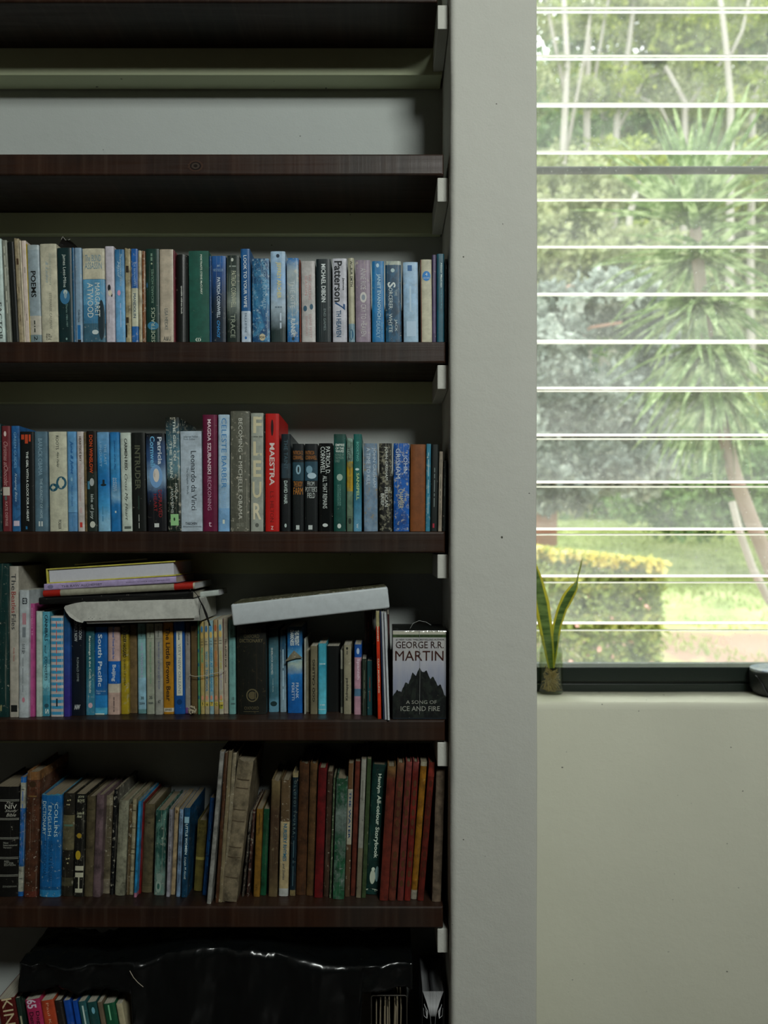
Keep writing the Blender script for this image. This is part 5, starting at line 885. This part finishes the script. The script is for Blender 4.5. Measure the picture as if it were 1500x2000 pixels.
leaf([(1077, 1305, 5, 0), (1073, 1270, 8.5, -.002), (1066, 1225, 11.5, -.004), (1059, 1180, 13, -.002), (1050, 1135, 10, .002), (1040, 1095, 5, .006), (1034, 1070, .5, .01)], pl)
leaf([(1079, 1305, 4, .004), (1083, 1270, 6, .003), (1088, 1225, 7.5, .002), (1098, 1190, 8.5, 0), (1110, 1165, 9.5, -.004), (1121, 1147, 7, -.006), (1126, 1137, 2.2, -.004), (1129, 1125, 1.1, 0), (1134, 1108, 1.5, .002), (1138, 1090, .3, .004)], pl)
leaf([(1079, 1300, 3, .012), (1079, 1260, 4, .012), (1077, 1230, 4.5, .012), (1075, 1212, .5, .012)], pl)
b = MB(); rr = random.Random(3)
for k in range(130):
    x, y, z = rr.uniform(-.004, .004), rr.uniform(-.004, .004), rr.uniform(.028, .05); P = [(x, y, z)]
    a = rr.uniform(0, 6.28); rd = rr.uniform(.012, .028); dz = rr.uniform(-.05, .02)
    for j in range(1, 6):
        t = j/5; P.append((rd*t*math.cos(a+t)+rr.uniform(-.003, .003), rd*t*math.sin(a+t)+rr.uniform(-.003, .003), max(.001, z+dz*t+rr.uniform(-.004, .004))))
    b.tube(P, .0011, 4)
o = b.build('roots', m_flat('brown_roots', (.42, .28, .09), .8), pl)
# round black speaker
n = NT('speaker_fabric'); nz = n.noise(detail=1, sc_=900); M_SP = n.fin(n.bsdf(lin((.008, .010, .009)), .3, .5, nz, .3, .001))
spk = tag(empty('smart_speaker', (1.105, .655, SILL+.0005)), 'round black speaker with a pale top on the right of the sill', 'speaker')
b = MB(); b.lathe([(0, 0), (.070, 0), (.082, .006), (.0895, .022), (.0915, .05), (.0915, .078), (.090, .084), (.085, .086), (0, .086)], 64); b.build('body', M_SP, spk, True)
b = MB(); b.lathe([(.0895, .083), (.0905, .0865), (.089, .0895), (0, .0895)], 64)
n = NT('speaker_top'); c = n.ramp(n.noise(detail=2, sc_=60), [(.4, lin((.55, .60, .62))), (.62, lin((.30, .38, .52)))]); b.build('top_disc', n.fin(n.bsdf(c, .35, .5)), spk, True)
b = MB(); b.tube([(-.0897, -.018, .068), (-.089, -.028, .064), (-.083, -.042, .045), (-.078, -.050, .02), (-.070, -.056, .004), (-.06, -.075, .003), (-.05, -.098, .004), (-.045, -.110, -.002), (-.03, -.112, -.05), (.01, -.113, -.1)], .002, 8)
b.build('cable', m_flat('black_cable', (.01, .01, .01), .4), spk, True)

spk.scale = (1, 1, .82)
# ================================================================== the garden
def gz(x, y):
    d = y+CAMD; z = -.35+max(0, d-7.2)*.15+.1*mnoise.noise(Vector((x*.3, y*.3, 0)))
    return z if y > .9 else -.35
def m_foliage(name, c1, c2, c3, sc=1.6, tl=.4):
    n = NT(name); f = n.noise(detail=3, sc_=sc); g = n.noise(detail=2, sc_=14)
    c = n.ramp(n.math('ADD', n.math('MULTIPLY', f, .6), n.math('MULTIPLY', g, .4)), [(.36, lin(c1)), (.5, lin(c2)), (.62, lin(c3))])
    p = n.bsdf(c, .55, .3); t = n.n('ShaderNodeBsdfTranslucent'); n.l(c, t.inputs[0])
    m_ = n.n('ShaderNodeMixShader'); m_.inputs[0].default_value = tl; n.l(p.outputs[0], m_.inputs[1]); n.l(t.outputs[0], m_.inputs[2]); return n.fin(m_)
F_SIL = m_foliage('silver_leaves', (.045, .06, .05), (.19, .23, .20), (.48, .53, .47))
F_LIM = m_foliage('lime_leaves', (.10, .14, .04), (.26, .33, .08), (.50, .54, .14))
F_MID = m_foliage('mid_green_leaves', (.05, .10, .035), (.13, .22, .08), (.26, .38, .15))
F_PAL = m_foliage('pale_leaves', (.10, .13, .06), (.28, .32, .16), (.52, .54, .32))
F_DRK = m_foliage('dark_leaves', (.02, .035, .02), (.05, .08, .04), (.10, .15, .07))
F_HED = m_foliage('hedge_leaves', (.10, .15, .04), (.28, .36, .09), (.52, .54, .16), 5)
F_FLO = m_foliage('yellow_flowers', (.55, .46, .08), (.72, .62, .14), (.80, .74, .35), 6)
F_GRS = m_foliage('grass_blades', (.20, .24, .08), (.34, .41, .15), (.50, .54, .26), .7)
F_BLD = m_foliage('dracaena_leaves', (.05, .09, .025), (.13, .21, .07), (.40, .50, .27), 3.5)
M_BRK = m_flat('grey_bark', (.36, .33, .28), .9); M_BRK2 = m_flat('brown_bark', (.17, .13, .10), .9); M_BRK3 = m_flat('pale_bark', (.36, .335, .30), .9)
nrng = np.random.default_rng(5)
def cards(name, pos, size, mat, parent, asp=.5, up=0.0, kind='stuff'):
    """pos (n,3) world points; each becomes one small folded leaf quad"""
    n = len(pos); a = nrng.normal(size=(n, 3)); a[:, 2] += up; a /= np.linalg.norm(a, axis=1)[:, None]
    c = np.cross(a, nrng.normal(size=(n, 3))); c /= np.linalg.norm(c, axis=1)[:, None]
    s = size*(.6+.8*nrng.random(n))[:, None]
    v = np.stack([pos-a*s*.5, pos+c*s*asp*.5, pos+a*s*.5, pos-c*s*asp*.5], 1).reshape(-1, 3)
    me = bpy.data.meshes.new(name); me.vertices.add(4*n); me.vertices.foreach_set('co', v.ravel().astype('f'))
    me.loops.add(4*n); me.loops.foreach_set('vertex_index', np.arange(4*n, dtype='i'))
    me.polygons.add(n); me.polygons.foreach_set('loop_start', np.arange(0, 4*n, 4, dtype='i')); me.polygons.foreach_set('loop_total', np.full(n, 4, 'i'))
    me.materials.append(mat); me.update(calc_edges=True); me.validate()
    o = bpy.data.objects.new(name, me); COL.objects.link(o)
    if parent: o.parent = parent; o.location = -parent.location
    if kind: o['kind'] = kind
    return o
def blob(c, r, n, shell=.55):
    """points clumped in an ellipsoid"""
    k = max(4, n//60); cc = nrng.normal(size=(k, 3)); cc /= np.linalg.norm(cc, axis=1)[:, None]; cc *= (shell+(1-shell)*nrng.random(k))[:, None]**.8
    p = cc[nrng.integers(0, k, n)]+nrng.normal(size=(n, 3))*.16
    return np.array(c)+p*np.array(r)
def tree(name, label, cat, base, trunks, blobs, bark, mat, size, group=None, asp=.5, flowers=None):
    base = Vector(base); t = tag(empty(name, base), label, cat, group)
    for P, r0, r1 in trunks:
        b = MB(); n = len(P); Q = [Vector(p)-base for p in P]
        b.tube(Q, [r0+(r1-r0)*i/(n-1) for i in range(n)], 9); b.build('trunk' if r0 > .05 else 'branch', bark, t, True)
    if blobs: cards('foliage', np.concatenate([blob(*q) for q in blobs]), size, mat, t, asp)
    return t
# ground with slope, grass and a bare soil patch
vs = []; fs = []; NX, NY = 90, 110
for j in range(NY+1):
    y = .9+(46-.9)*(j/NY)**1.4
    for i in range(NX+1):
        x = -14+46*i/NX; vs.append((x, y, gz(x, y)))
for j in range(NY):
    for i in range(NX): a = j*(NX+1)+i; fs.append((a, a+1, a+NX+2, a+NX+1))
n = NT('lawn_and_soil'); gcol = n.ramp(n.noise(detail=5, sc_=1.1), [(.35, lin((.20, .25, .09))), (.5, lin((.31, .38, .14))), (.65, lin((.42, .46, .22)))])
tc = n.n('ShaderNodeTexCoord'); sx = n.n('ShaderNodeSeparateXYZ'); n.l(tc.outputs['Object'], sx.inputs[0])
near = n.math('SUBTRACT', 1.0, n.math('DIVIDE', n.math('SUBTRACT', sx.outputs[1], 8.9), 2.6), True)
sm = n.ramp(n.math('MULTIPLY', n.noise(detail=4, sc_=1.4), n.math('ADD', near, .12)), [(.36, 0.0), (.48, 1.0)])
gcol = n.mix(sm, gcol, lin((.30, .20, .15)))
struct(mesh('ground_lawn', vs, fs, n.fin(n.bsdf(gcol, .9, .1)), smooth=True))
m_ = 26000; gx = nrng.uniform(1, 12, m_); gy = 5+17*nrng.random(m_)**.8
keep = (np.array([mnoise.noise(Vector((x*.9, y*.9, 3))) for x, y in zip(gx, gy)]) > .02) | (gy > 11.3)
gp = np.array([(x, y, gz(x, y)+.03) for x, y in zip(gx[keep], gy[keep])])
tag(cards('grass', gp, .11, F_GRS, None, .25, 2.0), 'bright green lawn rising towards the trees', 'grass', kind='stuff')
# flowering hedge
hx0, hx1 = 1.05, 2.75; hy0, hy1 = 6.6, 7.9
hedge = tag(empty('flowering_hedge', (2.0, 7.2, gz(2, 7.2))), 'low clipped hedge with a band of yellow flowers on top', 'hedge')
def htop(x): return 1.40-.115*(x-1.5)
m_ = 15000; X = nrng.uniform(hx0, hx1, m_); Y = nrng.uniform(hy0, hy1, m_); f = nrng.random(m_)
Z = np.where(f < .35, htop(X)+nrng.normal(0, .03, m_), nrng.uniform(-.35, 1.3, m_)*np.minimum(1, htop(X)/1.4))
Y = np.where(f > .35, hy0+nrng.exponential(.12, m_), Y); e_ = f > .88; X = np.where(e_, hx1-nrng.exponential(.06, m_)+nrng.normal(0, .04, m_), X)
cards('foliage', np.stack([X, Y, Z], 1), .085, F_HED, hedge, .6)
m_ = 5200; X = np.minimum(nrng.uniform(hx0, hx1+.1, m_), hx1+.03)+nrng.normal(0, .03, m_); Y = nrng.uniform(hy0-.05, hy1, m_)
cards('flowers', np.stack([X, Y, htop(X)+nrng.uniform(-.06, .07, m_)], 1), .06, F_FLO, hedge, .9)
m_ = 60; X = nrng.uniform(hx0, hx1, m_); cards('flowers', np.stack([X, np.full(m_, hy0-.05), nrng.uniform(-.1, 1.0, m_)], 1), .05, m_flat('pink_blossom', (.62, .32, .26), .7), hedge, .9)
b = MB()
for i in range(9): x = hx0+.1+i*.19; b.tube([(x-2.0, .05, 0), (x-2.0+.05, -.1, .6-.0), (x-2.0, .1, 1.3)], [.02, .015, .008], 6)
b.build('stems', M_BRK2, hedge)
# ---- dracaena with three crowded heads and two leaning stems
D_ = 6.6
dr = tag(empty('dracaena_tree', at(1560, 1190, D_)), 'tall dracaena tree with spiky drooping leaf heads and leaning stems', 'tree')
def dr_tube(pts, r0, r1, mat, nm='trunk'):
    b = MB(); P = [at(x, y, D_+o)-dr.location for x, y, o in pts]; b.tube(P, [r0+(r1-r0)*i/(len(P)-1) for i in range(len(P))], 10); b.build(nm, mat, dr, True)
dr_tube([(1575, 1260, 0), (1510, 1120, 0), (1465, 1010, 0), (1435, 930, 0), (1415, 850, 0), (1400, 780, 0), (1385, 690, .02), (1372, 590, .02), (1362, 500, 0), (1358, 445, 0)], .060, .045, m_flat('dracaena_bark', (.23, .18, .14), .9))
dr_tube([(1570, 1270, .3), (1500, 1170, .3), (1470, 1110, .3), (1445, 1040, .35), (1430, 980, .4)], .035, .028, M_BRK)
def blade_mesh(L, w, droop, seed):
    rr = random.Random(seed); vs = []; fs = []; N = 9; ph = rr.uniform(-.1, .1)
    for i in range(N+1):
        t = i/N; hw = w*(1-t)**.7*min(1, .45+t*4)+.0012; a = -droop*t*t
        x = L*(t-.12*droop*t*t); z = L*a*.55; y = ph*L*t*t
        vs += [(x, y-hw, z+hw*.35), (x, y, z-hw*.15), (x, y+hw, z+hw*.35)]
    for i in range(N):
        for k in (0, 1): a = 3*i+k; fs.append((a, a+1, a+4, a+3))
    me = bpy.data.meshes.new('leaf'); me.from_pydata(vs, [], fs); me.materials.append(F_BLD); me.polygons.foreach_set('use_smooth', [True]*len(fs)); me.update(); return me
BL = [blade_mesh(1.0, .058, d, i) for i, d in enumerate((.05, .25, .5, .8, .15, .4))]
rr = random.Random(21); nl = 0
def rosette(px, py, off, n, L, e0, e1, az=None, k0=0):
    global nl
    for i in range(n):
        th = i*2.39996+rr.uniform(-.2, .2); e = R(e0+(e1-e0)*((i+.5)/n)+rr.uniform(-6, 6))
        o = bpy.data.objects.new('leaf', BL[(i*5+k0) % 3 if e > .6 else 1+(i % 5)]); COL.objects.link(o); o.parent = dr
        c = at(px+rr.uniform(-5, 5), py+rr.uniform(-14, 14), D_+off)-dr.location
        o.location = c; s = L*rr.uniform(.8, 1.1); o.scale = (s, s*.9, s); o.rotation_euler = Matrix.Rotation(th, 3, 'Z').to_4x4().to_3x3().to_euler()
        o.rotation_euler = (Matrix.Rotation(th, 3, 'Z') @ Matrix.Rotation(-e, 3, 'Y') @ Matrix.Rotation(rr.uniform(-.5, .5), 3, 'X')).to_euler(); nl += 1
rosette(1356, 440, 0, 50, 1.06, 88, 10)
rosette(1362, 500, 0, 36, .86, 25, -22)
rosette(1372, 585, .02, 50, .88, 8, -42)
rosette(1384, 670, .02, 50, .92, -12, -55)
rosette(1395, 750, 0, 44, .86, -28, -68)
# ---- silver-leaved tree on the left
sil = tree('silver_leaved_tree', 'grey green leaved tree with reddish branches left of the dracaena', 'tree', at(1062, 1075, 10.2),
     [([at(1062, 1075, 10.2), at(1066, 1000, 10.2), at(1085, 900, 10.2), at(1105, 760, 10.3), at(1108, 650, 10.3), at(1115, 560, 10.4)], .17, .06),
      ([at(1106, 700, 10.3), at(1150, 640, 10.2), at(1215, 630, 10.1)], .035, .015), ([at(1106, 660, 10.3), at(1145, 600, 10.4), at(1160, 560, 10.4)], .03, .012),
      ([at(1090, 870, 10.2), at(1140, 830, 10.2), at(1190, 850, 10.1)], .03, .012)],
     [(at(1080, 930, 10.1), (.62, .5, .42), 3600), (at(1180, 900, 10.2), (.62, .5, .36), 3600), (at(1250, 910, 10.6), (.5, .5, .36), 2400), (at(1150, 790, 10.2), (.55, .5, .45), 2300), (at(1060, 740, 10.1), (.5, .5, .6), 2300),
      (at(1230, 800, 10.5), (.6, .5, .5), 2600), (at(1100, 620, 10.4), (.5, .5, .42), 1900), (at(1200, 600, 10.6), (.7, .5, .35), 2600), (at(1040, 880, 10.2), (.5, .5, .6), 1800), (at(1290, 700, 10.9), (.6, .5, .7), 2600)], m_flat('reddish_bark', (.30, .17, .12), .9), F_SIL, .15, asp=.5)
# ---- shrubs under and behind
tree('green_shrub', 'rounded green shrub at the edge of the lawn right of the dracaena', 'shrub', at(1400, 1010, 15), [([at(1400, 1012, 15), at(1400, 960, 15)], .04, .02)],
     [(at(1330, 960, 15), (1.1, .8, .75), 3600), (at(1420, 900, 15.5), (1.2, .9, 1.0), 4200), (at(1490, 960, 14.6), (.8, .8, .7), 3000), (at(1545, 940, 15), (1, .8, 1.0), 2500)], M_BRK2, F_MID, .15, asp=.6)
tree('lime_shrub', 'lime green shrub in the middle distance beyond the lawn', 'shrub', at(1290, 960, 18), [([at(1290, 985, 18), at(1290, 900, 18)], .04, .02)],
     [(at(1260, 880, 18), (1.2, .9, 1.0), 4200), (at(1340, 850, 18), (1.2, .9, 1.1), 3600), (at(1480, 850, 18), (1.6, .9, 1.2), 4500)], M_BRK2, F_LIM, .17, asp=.6)
tree('pale_leaved_tree', 'bright pale leaved tree behind the silver one on the left', 'tree', at(1120, 1000, 15), [([at(1120, 1005, 15), at(1110, 800, 15), at(1100, 480, 15)], .12, .05)],
     [(at(1080, 500, 15), (1.0, .8, .9), 3300), (at(1150, 550, 15), (1.1, .8, .7), 3300), (at(1100, 400, 15.2), (1.1, .8, .8), 2600), (at(1240, 530, 15.3), (1.3, .8, .8), 3600), (at(1060, 630, 15), (.9, .8, .8), 2400)], M_BRK, F_PAL, .15, asp=.6)
# ---- bare pale-stemmed trees and leafy tops at the back
BG = [((1105, 1000, 19), [((1105, 1000, 19), (1103, 600, 19), (1100, 300, 19), (1108, 120, 19), (1098, -60, 19)), ((1100, 330, 19), (1145, 90, 19), (1165, -60, 19)), ((1103, 180, 19), (1070, 20, 19.1), (1055, -80, 19))]),
      ((1148, 1000, 20), [((1148, 1000, 20), (1148, 500, 20), (1146, 200, 20), (1150, 60, 20), (1140, -80, 20)), ((1146, 250, 20), (1180, 40, 20), (1200, -60, 20))]),
      ((1195, 1000, 21), [((1195, 1000, 21), (1198, 480, 21), (1205, 230, 21), (1228, 90, 21), (1245, -60, 21)), ((1203, 260, 21), (1260, 150, 21), (1340, 130, 21))]),
      ((1240, 1000, 18.4), [((1240, 1000, 18.4), (1222, 620, 18.4), (1230, 420, 18.4), (1262, 300, 18.6))]),
      ((1335, 1000, 20.5), [((1335, 1000, 20.5), (1335, 500, 20.5), (1338, 200, 20.5), (1300, 130, 20.5)), ((1338, 220, 20.5), (1375, 160, 20.5), (1410, 120, 20.5)), ((1336, 300, 20.5), (1290, 210, 20.5), (1250, 190, 20.5))]),
      ((1428, 1000, 19.5), [((1428, 1000, 19.5), (1425, 500, 19.5), (1427, 200, 19.5), (1418, 90, 19.5), (1400, -60, 19.5)), ((1426, 110, 19.5), (1450, 60, 19.5), (1475, -60, 19.5))]),
      ((1480, 1000, 21.5), [((1480, 1000, 21.5), (1465, 600, 21.5), (1470, 200, 21.5), (1500, 130, 21.5), (1530, -30, 21.5))])]
for i, (bs, tr_) in enumerate(BG):
    place = ['farthest left', 'second from the left', 'third from the left', 'short forked one in the middle', 'branching low behind the dracaena', 'forked high above the dracaena', 'at the far right'][i]
    x = bs[0]
    tree('background_tree', 'pale trunked tree behind the garden, '+place, 'tree', at(*bs), [([at(*p) for p in P], .11 if k == 0 else .048, .05 if k == 0 else .02) for k, P in enumerate(tr_)],
         [(at(x+nrng.uniform(-20, 20), y, bs[2]+.6), (1.1, .8, .6), 950) for y in ((20, 170, 330) if i != 3 else (330, 500))], M_BRK3, F_LIM if i % 2 else F_PAL, .15, 'pale trunked trees behind the garden', asp=.6)
# ---- woodland closing the view
k = 0
for d, row, mt in ((25, ((-300, 820), (250, 820), (760, 820), (1180, 820), (1320, 820), (1460, 820), (1640, 820), (2000, 820), (2400, 820)), None),):
    for i, (x, y) in enumerate(row):
        c = at(x, 1000, d); mt = (F_MID, F_LIM, F_PAL)[i % 3]
        place = ('out of view on the left', 'left', 'left of the window', 'left part of the window view', 'centre of the window view', 'right part of the window view', 'right edge of the window view', 'out of view on the right', 'far right')[i]
        inv = 3 <= i <= 6; w = 2.3 if inv else 4.6
        bl = [(at(x+nrng.uniform(-35, 35), yy, d+nrng.uniform(-.8, .8)), (w, 1.2, 1.5), 2600 if inv else 700) for yy in ((900, 720, 560, 400, 250, 110, -20, -150) if inv else (900, 720, 560, 400))]
        tree('woodland_tree', 'leafy woodland tree mass far behind the garden, '+place, 'tree', c, [([at(x, 1005, d), at(x, 500, d), at(x, 0, d)], .18, .08)], bl, M_BRK3, mt, .24 if inv else .5, 'woodland behind the garden', asp=.65)
# dark interior of the wood, far behind: crowns of dark foliage on a rising hillside
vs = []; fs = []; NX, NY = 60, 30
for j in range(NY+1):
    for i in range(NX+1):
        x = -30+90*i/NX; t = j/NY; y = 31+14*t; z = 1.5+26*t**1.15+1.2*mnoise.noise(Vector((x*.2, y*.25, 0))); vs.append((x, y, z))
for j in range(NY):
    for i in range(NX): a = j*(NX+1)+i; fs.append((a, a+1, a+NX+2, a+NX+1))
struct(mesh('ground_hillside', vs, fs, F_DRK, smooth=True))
m_ = 30000; T = nrng.random(m_); X = nrng.uniform(-10, 30, m_)
hp_ = np.array([(x, 30.5+14*t+nrng.normal(0, .3), 1.8+26*t**1.15+1.2*mnoise.noise(Vector((x*.2, (31+14*t)*.25, 0)))+nrng.normal(.2, .35)) for x, t in zip(X, T)])
tag(cards('hillside_foliage', hp_, .5, F_MID, None, .7), 'mixed foliage covering the hillside behind all trees', 'foliage', kind='stuff')
